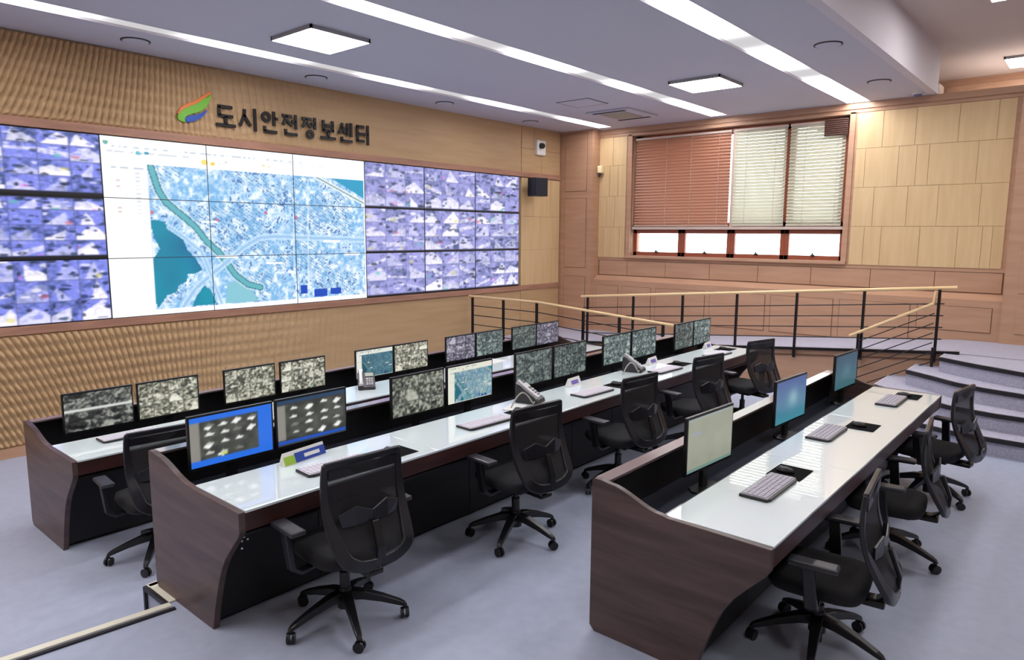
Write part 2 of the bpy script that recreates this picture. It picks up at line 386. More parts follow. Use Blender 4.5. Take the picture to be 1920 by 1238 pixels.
for x, y in ((1.0, -1.0), (5.0, -1.0), (9.0, -1.0), (5.0, .9), (9.0, .9)): panel_light(x, y, 4.63, 'added unseen square panel light on the upper ceiling')  # more lamps added out of view to supply light
# small round ceiling speakers and detectors
def round_speaker(x, y, label):
    t = thing('ceiling_speaker', label, 'speaker', (x, y, ZC), 0, 'flush round ceiling speakers')
    mb = MB(); mb.ring((0, 0, -.008), .125, .14, .008); mb.build('rim', M['ventdark'], t)
    mb = MB(); mb.cyl((0, 0), .125, -.012, 0, 28); mb.build('grille', M['ceil'], t)
round_speaker(3.18, 7.85, 'flush round ceiling speaker nearest the left edge, above the video wall')
round_speaker(5.35, 7.87, 'flush round ceiling speaker right of the lettering, above the video wall')
round_speaker(7.6, 7.87, 'small far ceiling speaker between strip light and video wall, third from the left')
round_speaker(9.77, 7.97, 'smallest ceiling speaker, nearest the far corner by the video wall')
round_speaker(7.82, 2.43, 'larger round ceiling speaker between right strip light and white drop, nearer one')
round_speaker(10.05, 2.47, 'round ceiling speaker between right strip light and white drop, farther one')
t = thing('smoke_detector', 'small dark round detector at the far end of the grey ceiling by the white drop', 'detector', (11.2, 2.25, ZC))
mb = MB(); mb.cyl((0, 0), .07, -.02, 0, 20); mb.build('base_plate', M['white'], t)
mb = MB(); mb.cyl((0, 0), .035, -.05, -.02, 20, .055); mb.build('sensor', mat('detector_grey', (110, 110, 150), .5), t)
# access hatch and air conditioner cassette
t = thing('ceiling_hatch', 'flush square access hatch outline beside the air conditioner', 'hatch', (8.9, 6.26, ZC))
mb = MB(); mb.box(-.25, .25, -.27, .27, -.006, 0); mb.build('panel', M['ceil'], t, bevel=.002)
mb = MB(); 
for b in ((-.27, .27, -.29, -.275), (-.27, .27, .275, .29), (-.27, -.255, -.29, .29), (.255, .27, -.29, .29)): mb.box(*b, -.004, 0)
mb.build('frame', M['ventdark'], t)
t = thing('air_conditioner', 'ceiling cassette air conditioner with grey grille near the window', 'air conditioner', (10.08, 6.3, ZC))
mb = MB(); mb.box(-.46, .46, -.40, .40, -.03, 0); mb.build('panel', M['ceil'], t, bevel=.01)
mb = MB(); mb.box(-.27, .27, -.24, .24, -.036, -.03); mb.build('grille', M['vent'], t)
for s in (-1, 1):
    mb = MB(); mb.box(s*.385-.04, s*.385+.04, -.3, .3, -.034, -.03); mb.build('air_slot', M['ventdark'], t)

# ------------------------------------------------------------------ windows and blinds
XF = XW+.14
def low_window(n, y0, y1):
    z0, z1 = 1.72, 2.20
    e = bpy.data.objects.new('window_%d' % n, None); COL.objects.link(e); e.location = (XF, (y0+y1)/2, z0); struct(e)
    h = (y1-y0)/2; H = z1-z0
    mb = MB(); mb.box(-.03, .03, -h, -h+.07, -.02, H+.02); mb.box(-.03, .03, h-.07, h, -.02, H+.02); mb.box(-.03, .03, -h, h, -.02, .06); mb.box(-.03, .03, -h, h, H-.08, H+.02)
    mb.build('window_frame', M['redwood'], e, bevel=.004)
    mb = MB(); mb.box(.0, .005, -h+.06, h-.06, .06, H-.07); mb.build('glass_pane', M['pane'], e)
    mb = MB(); mb.box(-.05, -.03, -.03, .03, .05, .075); mb.box(-.06, -.045, -.01, .01, .05, .10); mb.build('latch', M['ventdark'], e)
for n, (a, b) in enumerate(((5.915, 6.90), (4.995, 5.915), (4.085, 4.995), (3.17, 4.085))): low_window(n+1, a, b)
e = bpy.data.objects.new('window_5', None); COL.objects.link(e); e.location = (XF, 5.03, 2.22); struct(e)
mb = MB(); mb.box(-.03, .03, -1.86, 1.86, -.02, .09); mb.box(-.03, .03, -1.86, 1.86, 1.56, 1.66); mb.box(-.03, .03, -1.86, -1.73, 0, 1.66); mb.box(-.03, .03, 1.73, 1.86, 0, 1.66); mb.box(-.03, .03, -1.04, -.86, 0, 1.64)
mb.build('window_frame', M['redwood'], e)
mb = MB(); mb.box(-.05, .03, -.055, -.005, 0, 1.64); mb.build('mullion', M['paleframe'], e)
mb = MB(); mb.box(-.12, .0, -1.86, 1.86, -.03, .015); mb.build('transom', M['paleframe'], e, bevel=.004)
mb = MB(); mb.box(.01, .015, -1.8, 1.8, .03, 1.6); mb.build('glass_pane', M['pane'], e)
def blind(y0, y1, m, tilt, label, cords, z0=2.245, z1=3.84):
    t = thing('venetian_blind', label, 'blind', (XW+.05, (y0+y1)/2, z0), 0, 'venetian blinds on the window')
    h = (y1-y0)/2; H = z1-z0
    mb = MB(); mb.box(-.02, .02, -h, h, H-.035, H); mb.build('headrail', M['paleframe'], t)
    mb = MB(); mb.box(-.015, .015, -h, h, 0, .02); mb.build('bottom_rail', M['paleframe'], t)
    mb = MB(); n = 30
    for i in range(n): mb.cbox((0, 0, .03+i*(H-.08)/(n-1)), (.066, 2*h-.01, .0016), ry=-tilt)
    mb.build('slats', m, t)
    mb = MB()
    for c in cords: mb.tube([(-.026, c*h, .01), (-.026, c*h, H-.02)], .003, 5)
    mb.build('cords', M['paleframe'], t)
blind(5.03, 6.86, M['slat_brown'], math.radians(60), 'brown closed venetian blind at the left of the window', (-.78, -.22, .3))
blind(4.10, 4.97, M['slat_white'], math.radians(52), 'off-white venetian blind in the middle of the window', (-.6, .5))
blind(3.22, 4.06, M['slat_white'], math.radians(51), 'off-white venetian blind at the right, beside the brown louvred box', (-.75, .4))
t = thing('louvred_vent_box', 'brown louvred box in the top right corner of the window', 'vent', (XW-.02, 3.36, 3.60))
mb = MB(); mb.box(-.0, .03, -.17, .17, 0, .25); mb.build('box', M['darkgap'], t)
mb = MB()
for i in range(8): mb.cbox((-.008, 0, .02+i*.03), (.02, .33, .006), ry=.5)
mb.build('louvres', mat('louvre_brown', (120, 84, 72), .5), t)

# ------------------------------------------------------------------ pictures on the screens (painted as arrays, shown by real emitting screens)
def vnoise(h, w, gh, gw):
    g = rng.random((gh+2, gw+2)); yy = np.linspace(0, gh, h); xx = np.linspace(0, gw, w)
    y0 = yy.astype(int); x0 = xx.astype(int); fy = (yy-y0)[:, None]; fx = (xx-x0)[None]
    fy = fy*fy*(3-2*fy); fx = fx*fx*(3-2*fx)
    a = g[y0][:, x0]; b = g[y0][:, x0+1]; c = g[y0+1][:, x0]; d = g[y0+1][:, x0+1]
    return (a*(1-fx)+b*fx)*(1-fy)+(c*(1-fx)+d*fx)*fy
A = lambda *c: np.array(c, float)
def mixc(a, b, t): return a*(1-t[..., None])+b*t[..., None]
def feed(h, w, pal, accent=.35, road=.7, hf=0):
    dark, base, bright = [A(*p) for p in pal]
    Y, X = np.mgrid[0:h, 0:w]; Y = Y/h; X = X/w      # Y 0 = top
    n = vnoise(h, w, 3, 4); n2 = vnoise(h, w, max(3, h//3), max(3, w//3)); n3 = vnoise(h, w, max(3, h//2), max(3, w//2))
    lift = random.uniform(-.25, .25)
    im = mixc(dark, base, np.clip(.1+lift+.8*n+.7*n2, 0, 1))
    im = mixc(im, bright, np.clip((n3-.7)*1.4, 0, .5))
    if hf: im = mixc(im, bright, np.clip((n3-.5)*hf, 0, .9)); im = mixc(im, dark*.8, np.clip((.42-n3)*hf*1.3, 0, .9))
    k = random.random()
    if k < road:      # road running away from the camera
        ax = random.uniform(.1, .9); ay = random.uniform(-.1, .3); l = random.uniform(-.6, .35); r = random.uniform(.6, 1.6)
        tt = np.clip((Y-ay)/(1-ay), 0, 1)**random.uniform(.7, 1.2); inside = (Y > ay) & (X > ax+(l-ax)*tt) & (X < ax+(r-ax)*tt)
        al = random.uniform(.3, 1.0); im = np.where(inside[..., None], mixc(im, bright, np.clip(al*(.55+.4*n2+.4*tt), 0, 1)), im)
    elif k < road+.2:            # band across
        a = random.uniform(.2, .8); s = random.uniform(-.8, .8); band = np.abs(Y-a-s*(X-.5)) < random.uniform(.06, .2)
        im = np.where(band[..., None], mixc(im, bright, np.clip(.3+.6*n2, 0, 1)), im)
    for _ in range(random.randint(3, 9)):
        cx, cy, rx, ry = random.random(), random.random(), random.uniform(.03, .2), random.uniform(.03, .12)
        d = ((X-cx)/rx)**2+((Y-cy)/ry)**2 < 1; c = random.choice([dark*.5, dark*.8, dark, bright, base]); im[d] = im[d]*.3+c*.7
    if random.random() < accent:
        cx, cy = random.random(), random.uniform(.4, 1); d = ((X-cx)/random.uniform(.06, .16))**2+((Y-cy)/.12)**2 < 1
        im[d] = im[d]*.4+.6*random.choice([A(220, 130, 220), A(190, 90, 120), A(220, 210, 110), A(90, 190, 170)])
    return im
def mosaic(h, w, nr, nc, pal, line=(40, 44, 70), accent=.35, barb=0, road=.7, hf=0):
    im = np.zeros((h, w, 3)); im[:] = line
    hh = h-barb
    for r in range(nr):
        for c in range(nc):
            a, b = r*hh//nr, (r+1)*hh//nr; p, q2 = c*w//nc, (c+1)*w//nc
            im[a:b-1, p:q2-1] = feed(b-a-1, q2-p-1, pal, accent, road, hf)
    if barb: im[h-barb:] = (8, 8, 12)
    return im
def inpoly(X, Z, P):
    ins = np.zeros(X.shape, bool); n = len(P)
    for i in range(n):
        x1, z1 = P[i]; x2, z2 = P[(i+1) % n]
        if z1 == z2: continue
        c = ((z1 > Z) != (z2 > Z)) & (X < (x2-x1)*(Z-z1)/(z2-z1)+x1); ins ^= c
    return ins
def dline(X, Z, P):
    d = np.full(X.shape, 9.)
    for (x1, z1), (x2, z2) in zip(P[:-1], P[1:]):
        L = (x2-x1)**2+(z2-z1)**2; t = np.clip(((X-x1)*(x2-x1)+(Z-z1)*(z2-z1))/L, 0, 1)
        d = np.minimum(d, np.hypot(X-x1-t*(x2-x1), Z-z1-t*(z2-z1)))
    return d
def citymap(h, w, x0=2.945, x1=6.44, z0=1.145, z1=3.128, wall=True):
    X, Z = np.meshgrid(np.linspace(x0, x1, w), np.linspace(z1, z0, h))
    white = A(252, 253, 255)
    c, s = math.cos(.6), math.sin(.6)
    big = vnoise(h, w, 10, 16); mid = vnoise(h, w, h//5, w//5); sm_ = vnoise(h, w, h//2, w//2)
    mid2 = vnoise(h, w, h//3, w//3); v = np.clip(.22*big+.35*mid+.25*mid2+.3*sm_, 0, 1.2)
    im = mixc(A(120, 176, 222), A(216, 234, 250), np.clip((v-.36)*3.2, 0, 1))
    im = mixc(im, A(62, 108, 172), np.clip((.7*sm_+.4*mid2-.66)*6, 0, .85)*np.clip((big-.15)*3, 0, 1))
    im = mixc(im, A(245, 250, 255), np.clip((mid-.7)*4, 0, .7))
    # diagonal rows of apartment slabs
    u = (X*c-Z*s)/.07; vv = (X*s+Z*c)/.035
    slab = ((np.sin(2*np.pi*vv) > .55) & (np.sin(2*np.pi*u/3+np.floor(vv)*2) > -.3)) & (vnoise(h, w, 7, 10) > .52) & (X > 3.5)
    im = mixc(im, A(70, 110, 150), slab*.6)
    def paint(mask, col): im[mask] = col
    road = [(3.725, 1.205), (3.886, 1.418), (4.087, 1.577), (4.313, 1.742), (4.527, 1.912), (4.745, 2.028), (4.965, 2.048), (5.5, 2.03), (6.4, 2.0)]
    lake = [(3.401, 2.239), (3.554, 2.224), (3.636, 2.119), (3.773, 2.011), (3.82, 1.883), (3.908, 1.789), (3.985, 1.647), (3.897, 1.604), (3.804, 1.598), (3.79, 1.516), (3.686, 1.466), (3.664, 1.394), (3.554, 1.364), (3.44, 1.218), (3.395, 1.338), (3.405, 1.765), (3.5, 1.905), (3.44, 2.047)]
    lake2 = [(4.003, 1.458), (4.076, 1.388), (4.146, 1.221), (3.837, 1.215), (3.901, 1.342)]
    river = [(3.455, 2.829), (3.524, 2.574), (3.602, 2.437), (3.789, 2.282), (3.929, 2.157), (4.052, 1.992), (4.2, 1.858), (4.311, 1.703), (4.406, 1.564), (4.566, 1.439), (4.736, 1.39)]
    road2 = [(3.62, 2.154), (3.775, 2.047), (3.987, 1.862), (4.053, 1.673), (4.12, 1.481), (4.206, 1.226)]
    park = [(4.3, 1.46), (4.45, 1.5), (4.62, 1.36), (4.7, 1.22), (4.25, 1.21)]
    tl = mixc(A(28, 118, 150), A(20, 140, 165), np.clip(big*1.2, 0, 1)); pl = inpoly(X, Z, lake) | inpoly(X, Z, lake2)
    im[pl] = mixc(tl, A(18, 84, 140), np.clip((X-3.55)*1.5, 0, 1)*np.clip((Z-1.4)*2, 0, 1))[pl]
    im[inpoly(X, Z, park)] = A(130, 190, 205)
    d = dline(X, Z, river); im[d < .034] = A(96, 172, 184); im[(d < .042) & (d > .028)] = A(60, 120, 140); im[(d < .06) & (d > .046)] = A(190, 215, 225)
    for rd, wd in ((road, .055), (road2, .04)):
        d = dline(X, Z, rd); im[d < wd*.8] = im[d < wd*.8]*.25+.75*A(196, 222, 244); im[d < wd*.3] = A(150, 190, 226)
    for rd in ([(5.26, 2.35), (5.24, 1.6)], [(5.5, 2.8), (5.45, 1.2)]):
        d = dline(X, Z, rd); im[d < .012] = im[d < .012]*.4+.6*A(222, 236, 248)
    im[inpoly(X, Z, [(5.78, 2.9), (6.5, 2.9), (6.5, 2.56)])] = A(40, 150, 190)
    d = dline(X, Z, [(5.62, 2.86), (6.45, 2.52)]); im[d < .03] = A(225, 235, 235); im[d < .01] = A(120, 150, 160)
    for bx, bz, bw, bh in ((5.65, 1.27, .16, .05), (5.9, 1.28, .14, .04), (5.38, 1.33, .08, .06)): im[(np.abs(X-bx) < bw/1.5) & (np.abs(Z-bz) < bh)] = A(20, 70, 180)
    for bx, bz, bw in ((4.3, 1.80, .14), (4.95, 1.70, .12), (5.85, 1.98, .14), (6.2, 1.80, .14), (4.1, 2.22, .1)): im[(np.abs(X-bx) < bw) & (np.abs(Z-bz) < .012)] = A(250, 252, 255)
    for bx, bz in ((3.44, 2.32), (4.85, 2.35), (4.2, 2.25), (5.3, 2.3)): im[((X-bx)**2+(Z-bz)**2) < .0004] = A(200, 110, 140)
    ui = (X < 3.405) | (Z > 2.85) | (Z < 1.2) | (X > 6.425)
    im[ui] = white
    im[(np.abs(X-3.415) < .006) & (Z < 2.86) & (Z > 1.2)] = A(215, 225, 235)
    # blurred interface marks: only unreadable blotches in the photo
    for (a, b, zz, hh2, col, dens) in ((3.0, 5.4, 3.03, .010, (196, 206, 216), .5), (3.0, 3.9, 2.97, .008, (206, 212, 220), .6), (3.02, 3.4, 2.80, .01, (190, 198, 210), .55), (5.0, 5.9, 3.0, .008, (210, 216, 222), .4)):
        mk = (X > a) & (X < b) & (np.abs(Z-zz) < hh2) & (vnoise(h, w, 2, w//3) > 1-dens); im[mk] = A(*col)
    for (bx, bz, r, col) in ((3.0, 3.06, .03, (110, 170, 160)), (3.33, 2.97, .03, (110, 185, 200)), (3.42, 2.98, .025, (60, 150, 180)), (4.08, 2.93, .045, (250, 216, 120)), (4.18, 2.92, .03, (250, 200, 90)), (4.85, 2.95, .02, (250, 210, 160)), (4.93, 2.94, .02, (250, 215, 170)), (4.35, 2.95, .02, (200, 210, 220))): im[((X-bx)**2+((Z-bz)*1.3)**2) < r*r] = A(*col)
    for zz in np.arange(2.3, 2.78, .045): im[(X > 3.28) & (X < 3.33) & (np.abs(Z-zz) < .008)] = A(208, 214, 222)
    for zz in (2.66, 2.6, 2.32, 2.36): im[(X > 3.08) & (X < 3.12) & (np.abs(Z-zz) < .01)] = A(214, 196, 190)
    return im
def blur(im):
    p = np.pad(im, ((1, 1), (1, 1), (0, 0)), mode='edge')
    return .5*im+.125*(p[:-2, 1:-1]+p[2:, 1:-1]+p[1:-1, :-2]+p[1:-1, 2:])
def screen(name, im, w, h, m, parent, off=(0, 0, 0)):
    """flat emitting screen in the xz plane facing -y, lower-left at (-w/2, 0, 0)+off"""
    H, Wd = im.shape[:2]
    xs = np.linspace(-w/2, w/2, Wd)+off[0]; zs = np.linspace(h, 0, H)+off[2]; X, Z = np.meshgrid(xs, zs)
    v = np.stack([X.ravel(), np.full(X.size, off[1]), Z.ravel()], 1); idx = np.arange(X.size).reshape(H, Wd)
    fs = np.stack([idx[1:, :-1].ravel(), idx[1:, 1:].ravel(), idx[:-1, 1:].ravel(), idx[:-1, :-1].ravel()], 1)
    me = bpy.data.meshes.new(name); me.from_pydata(v.tolist(), [], fs.tolist()); me.materials.append(m)
    c = np.clip(im/255, 0, 1); c = np.where(c <= .04045, c/12.92, ((c+.055)/1.055)**2.4)
    at = me.color_attributes.new('picture', 'FLOAT_COLOR', 'POINT')
    at.data.foreach_set('color', np.concatenate([c.reshape(-1, 3), np.ones((X.size, 1))], 1).ravel().astype(np.float32))
    o = bpy.data.objects.new(name, me); COL.objects.link(o); o.parent = parent; return o
# ------------------------------------------------------------------ video wall : 7 x 3 display panels (leftmost column cut by the frame)
PW, PH = 1.165, .661
full = citymap(186, 330)
palL = ((30, 48, 84), (124, 134, 228), (250, 244, 255)); palR = ((66, 80, 118), (156, 156, 218), (246, 242, 255))
rown = ('top', 'middle', 'bottom')
coln = {0: 'beyond the left edge', 1: 'at the left edge of the photo', 2: '', 3: '', 4: '', 5: 'right of the map', 6: 'second from the right end', 7: 'at the right end'}
for c in range(1, 8):
    xc = 1.78+PW*(c-1)+PW/2
    for r in range(3):
        z1 = 3.128-PH*r; z0 = z1-PH
        if c == 1: lab = {0: 'wall display with blue camera pictures, top left corner of the video wall', 1: 'wall display with blue camera pictures left of the map, middle row', 2: 'wall display with blue camera pictures left of the map, bottom row'}[r]
        elif c <= 4:
            cn = {2: 'left', 3: 'middle', 4: 'right'}[c]
            lab = {(2, 0): 'wall display with white menu and top left corner of the map', (2, 1): 'wall display with white margin and upper end of the teal lake', (2, 2): 'wall display with white margin and lower part of the teal lake',
                   (3, 0): 'wall display with the yellow toolbar marks above the city map', (3, 1): 'wall display with the dense city blocks at the centre of the map', (3, 2): 'wall display with bottom middle of the map right of the lake',
                   (4, 0): 'wall display with the blue sea corner at the top right of the map', (4, 1): 'wall display with right middle part of the map', (4, 2): 'wall display with bottom right corner of the map and dark blue roofs'}[(c, r)]
        else: lab = 'wall display with lavender camera pictures, %s row, %s' % (rown[r], {5: 'directly right of the map', 6: 'second from the right end', 7: 'at the right end'}[c])
        t = thing('wall_display', lab, 'display', (xc, YW, z0), 0, 'displays of the video wall')
        b = .004; mb = MB(); mb.box(-PW/2+.001, PW/2-.001, -.0, .028, .001, PH-.001); mb.build('housing', M['bezel'], t)
        if c == 1:
            im = mosaic(84, 112, 3 if r == 2 else 4, 4, palL, (84, 92, 150), .35, 5 if r < 2 else 0)
            if r == 1: im[:3] = (8, 8, 12)
        elif c <= 4: im = full[r*62:(r+1)*62, (c-2)*110:(c-1)*110]
        else: im = mosaic(72, 102, 3, 3, palR, (120, 124, 180), .4, 3)
        im = im if 2 <= c <= 4 else blur(blur(im))
        screen('screen', im, PW-2*b, PH-2*b, M['wscreen'], t, (0, -.002, b))
        bm_ = M['thinbezel'] if 2 <= c <= 4 else M['bezel']
        mb = MB(); bb = b if 2 <= c <= 4 else .007
        mb.box(-PW/2, PW/2, -.005, 0, 0, bb); mb.box(-PW/2, PW/2, -.005, 0, PH-bb, PH); mb.box(-PW/2, -PW/2+bb, -.005, 0, 0, PH); mb.box(PW/2-bb, PW/2, -.005, 0, 0, PH)
        mb.build('bezel', bm_, t)

# ------------------------------------------------------------------ lettering and emblem on the wall
sign = thing('wall_lettering', 'black raised Korean lettering on the wood wall above the map', 'sign', (4.24, YW-.03, 3.36), 0)
T_ = .135
GL = {
 'do': [('l', .12, .90, .86, .90), ('l', .18, .90, .18, .50), ('l', .12, .50, .88, .50), ('l', .5, .5, .5, .12), ('l', .0, .10, 1.0, .10)],
 'si': [('l', .32, .92, .28, .6), ('l', .3, .68, .04, .16), ('l', .3, .62, .62, .2), ('l', .87, 1.0, .87, -.02)],
 'an': [('o', .3, .72, .19), ('l', .75, 1.0, .75, .34), ('l', .75, .68, .98, .68), ('l', .2, .30, .2, .06), ('l', .14, .06, .9, .06)],
 'jeon': [('l', .04, .90, .62, .90), ('l', .33, .9, .06, .46), ('l', .33, .7, .6, .46), ('l', .84, 1.0, .84, .32), ('l', .6, .68, .84, .68), ('l', .22, .28, .22, .06), ('l', .16, .06, .92, .06)],
 'jeong': [('l', .04, .90, .62, .90), ('l', .33, .9, .06, .48), ('l', .33, .7, .6, .5), ('l', .84, 1.0, .84, .42), ('l', .6, .7, .84, .7), ('o', .52, .17, .17)],
 'bo': [('l', .2, .96, .2, .44), ('l', .8, .96, .8, .44), ('l', .2, .72, .8, .72), ('l', .14, .46, .86, .46), ('l', .5, .46, .5, .12), ('l', .0, .10, 1.0, .10)],
 'sen': [('l', .26, .95, .22, .7), ('l', .24, .75, .03, .4), ('l', .26, .7, .46, .45), ('l', .62, .97, .62, .34), ('l', .46, .68, .62, .68), ('l', .87, 1.0, .87, .3), ('l', .22, .26, .22, .06), ('l', .16, .06, .94, .06)],
 'teo': [('l', .12, .92, .12, .14), ('l', .06, .90, .6, .90), ('l', .12, .53, .56, .53), ('l', .06, .16, .6, .16), ('l', .86, 1.0, .86, -.02), ('l', .58, .53, .86, .53)]}
for i, g in enumerate(('do', 'si', 'an', 'jeon', 'jeong', 'bo', 'sen', 'teo')):
    mb = MB(); ox, sw, sh = i*.2925, .245, .27
    for s in GL[g]:
        if s[0] == 'l':
            p = Vector((ox+s[1]*sw, 0, s[2]*sh)); q2 = Vector((ox+s[3]*sw, 0, s[4]*sh))
            mb.sweep([p, q2], (0, 1, 0), .037, .022)
        else: mb.ring((ox+s[1]*sw, -.011, s[2]*sh), s[3]*sw-.018, s[3]*sw+.02, .022, 24, 'y')
    mb.build('letter', M['ink'], sign)
lg = thing('wall_emblem', 'feather-shaped emblem in orange, green and blue left of the lettering', 'emblem', (3.98, YW-.02, 3.36), 0)
LP = {'orange_stroke': ('lorange', [(4.182, 3.757), (4.155, 3.733), (4.068, 3.674), (3.982, 3.615), (3.898, 3.577), (3.82, 3.52), (3.783, 3.457), (3.796, 3.447), (3.839, 3.499), (3.909, 3.539), (4.008, 3.588), (4.095, 3.654), (4.161, 3.700), (4.19, 3.735)]),
 'green_stroke': ('lgreen', [(4.191, 3.732), (4.16, 3.691), (4.095, 3.655), (4.007, 3.589), (3.909, 3.540), (3.839, 3.500), (3.794, 3.450), (3.784, 3.418), (3.792, 3.386), (3.831, 3.368), (3.872, 3.365), (3.863, 3.395), (3.878, 3.43), (3.932, 3.463), (4.002, 3.485), (4.073, 3.521), (4.125, 3.568), (4.164, 3.634), (4.189, 3.691)]),
 'blue_stroke': ('lblue', [(4.138, 3.539), (4.072, 3.494), (4.001, 3.465), (3.917, 3.444), (3.877, 3.417), (3.866, 3.389), (3.892, 3.367), (3.954, 3.38), (4.025, 3.415), (4.091, 3.463), (4.129, 3.515)])}
for k, (mm, P) in LP.items():
    mb = MB(); mb.prism([(x-3.98, z-3.36) for x, z in P], 'y', -.012, .015); mb.build(k, M[mm], lg)

# speaker, camera and sensor on the walls
t = thing('wall_speaker', 'black box loudspeaker on the wood wall right of the video wall', 'speaker', (10.16, 8.10, 2.78), math.radians(-14))
mb = MB(); mb.box(-.15, .15, -.11, .11, 0, .33); mb.build('cabinet', M['plastic'], t, bevel=.008)
mb = MB(); mb.box(-.135, .135, -.118, -.11, .015, .315); mb.build('grille', mat('speaker_cloth', (30, 32, 42), .8), t)
mb = MB(); mb.box(-.03, .03, .1, .26, .12, .2); mb.build('bracket', M['blackmetal'], t)
t = thing('security_camera', 'white wall camera above the black loudspeaker', 'camera', (10.52, 8.30, 3.56), 0)
mb = MB(); mb.box(-.13, .13, .0, .08, .0, .27); mb.build('housing', M['white'], t, bevel=.015)
mb = MB(); mb.tube([(-.02, -.0, .17), (-.04, -.06, .16)], [.055, .05], 16); mb.build('lens', M['plastic'], t)
t = thing('wall_sensor', 'small cream wall sensor beside the corner pilaster', 'sensor', (11.38, 7.56, 3.2), 0)
mb = MB(); mb.box(-.03, .06, -.05, .05, .05, .19); mb.build('housing', M['cream'], t, bevel=.015)
mb = MB(); mb.tube([(.0, 0, .05), (-.02, 0, -.02)], [.03, .015], 12); mb.build('bracket', M['ventdark'], t)

# ------------------------------------------------------------------ ramp, landing, stairs, railings
XR = 9.85
mb = MB()
for nm in ('carpeted_ramp',):
    t = thing(nm, 'grey carpeted ramp along the window wall rising to the stair landing', 'ramp', (XR, 4.0, 0))
    prof = [(Y0+.1, .68), (1.5, .68), (6.8, .25), (YW-.03, .25), (YW-.03, ZL), (4.3, ZL), (4.3, 0), (Y0+.1, 0)]
    b1 = MB(); b1.prism([(y-4, z) for y, z in prof], 'x', .02, 11.29-XR); b1.build('ramp_body', M['carpet'], t)
    b1 = MB(); pp = [(1.42, .665), (6.8, .235), (6.8, ZL), (4.3, ZL), (4.3, 0.0), (1.42, 0.0)]; b1.prism([(y-4, z) for y, z in pp], 'x', -.0, .02); b1.build('side_panel', M['cherry'], t)
    b1 = MB(); b1.sweep([(-.012, 1.42-4, .60), (-.012, 6.8-4, .17)], (1, 0, 0), .02, .006); b1.build('side_groove', M['seam'], t)
t = thing('lower_ramp', 'short lower ramp between the desks and the main ramp', 'ramp', (8.7, 6, 0))
b1 = MB(); b1.prism([(y-6, z) for y, z in [(4.25, .02), (6.8, .25), (YW-.03, .25), (YW-.03, ZL), (4.25, ZL)]], 'x', -.12, XR-8.7); b1.build('ramp_body', M['carpet'], t)
st = thing('staircase', 'curved grey carpeted steps with black nosings at the right', 'stairs', (9, .5, 0))
NS = {1: [(8.72, 2.42), (8.35, 1.85), (8.1, 1.35), (7.97, 1.0), (7.955, .47), (7.95, -3.4)],
      2: [(9.0, 2.02), (8.62, 1.55), (8.38, 1.15), (8.29, .75), (8.285, .51), (8.25, .2), (8.25, -3.4)],
      3: [(9.28, 1.74), (9.04, 1.42), (8.85, 1.2), (8.71, .92), (8.615, .55), (8.56, .2), (8.56, -3.4)],
      4: [(9.45, 1.44), (9.28, 1.2), (9.15, .99), (8.95, .6), (8.88, .2), (8.87, -3.4)]}
for k, P in NS.items():
    z1 = .17*k; yl = P[0][1]
    poly = [(x-9, y-.5) for x, y in P] + [(XR-9+ (0 if k < 4 else .05), -3.4-.5), (XR-9+ (0 if k < 4 else .05), yl-.5)]
    b1 = MB(); b1.prism(poly, 'z', z1-.17, z1); s_ = b1.build('step', M['carpet'], st)
    b1 = MB(); b1.sweep([(x-9-.004, y-.5, z1-.016) for x, y in P], (0, 0, 1), .036, .042); b1.build('nosing', M['nosing'], s_)
    b1 = MB(); b1.sweep([(P[0][0]-9, P[0][1]-.5+.005, z1-.004), (XR-9, P[0][1]-.5+.005, z1-.004)], (0, 0, 1), .012, .012); b1.build('side_trim', M['fascia'], s_)
# main ramp railing
rl = thing('ramp_railing', 'black steel railing with pale wooden handrail along the upper ramp', 'railing', (XR, 4, 0))
zr = lambda y: .68-.0812*(y-1.5) if y > 1.5 else .68
zh = lambda y: 1.485-.0812*(y-1.4)
mb = MB(); mb.tube([(-.03, 6.85-4, zh(6.85)), (-.03, 1.38-4, zh(1.38))], .022, 12); sm(mb.build('handrail', M['rail'], rl))
for y in (6.72, 5.83, 4.96, 4.10, 3.25, 2.40, 1.56):
    mb = MB(); mb.box(-.042, -.008, y-4-.015, y-4+.015, zr(y)-.12, zh(y)-.015); mb.build('post', M['blackmetal'], rl)
for k in range(4):
    dz = .17+.145*k
    mb = MB(); mb.tube([(-.03, 6.8-4, zr(6.8)+dz), (-.03, 1.5-4, zr(1.5)+dz)], .0075, 6); mb.build('rail_bar', M['blackmetal'], rl)
mb = MB(); mb.sweep([(-.03, 6.8-4, zr(6.8)+.01), (-.03, 1.30-4, zr(1.5)+.02)], (0, 0, 1), .05, .035); mb.build('bottom_bar', M['blackmetal'], rl)
# stair railing in front of the ramp side
rl = thing('stair_railing', 'short sloping railing with pale handrail beside the steps', 'railing', (9.75, 2, 0))
mb = MB(); mb.tube([(-.02, 1.58-2, 1.44), (-.02, 1.60-2, 1.285), (-.02, 2.52-2, .80)], .02, 10); sm(mb.build('handrail', M['rail'], rl))
mb = MB(); mb.box(-.035, -.005, 2.40-2, 2.43-2, 0, .84); mb.build('post', M['blackmetal'], rl)
mb = MB(); mb.box(-.035, -.005, 1.55-2, 1.58-2, .51, .75); mb.build('post', M['blackmetal'], rl)
for k in range(6):
    mb = MB(); mb.tube([(-.02, 1.58-2, 1.17-.12*k), (-.02, 2.41-2, .74-.12*k)], .007, 6); mb.build('rail_bar', M['blackmetal'], rl)
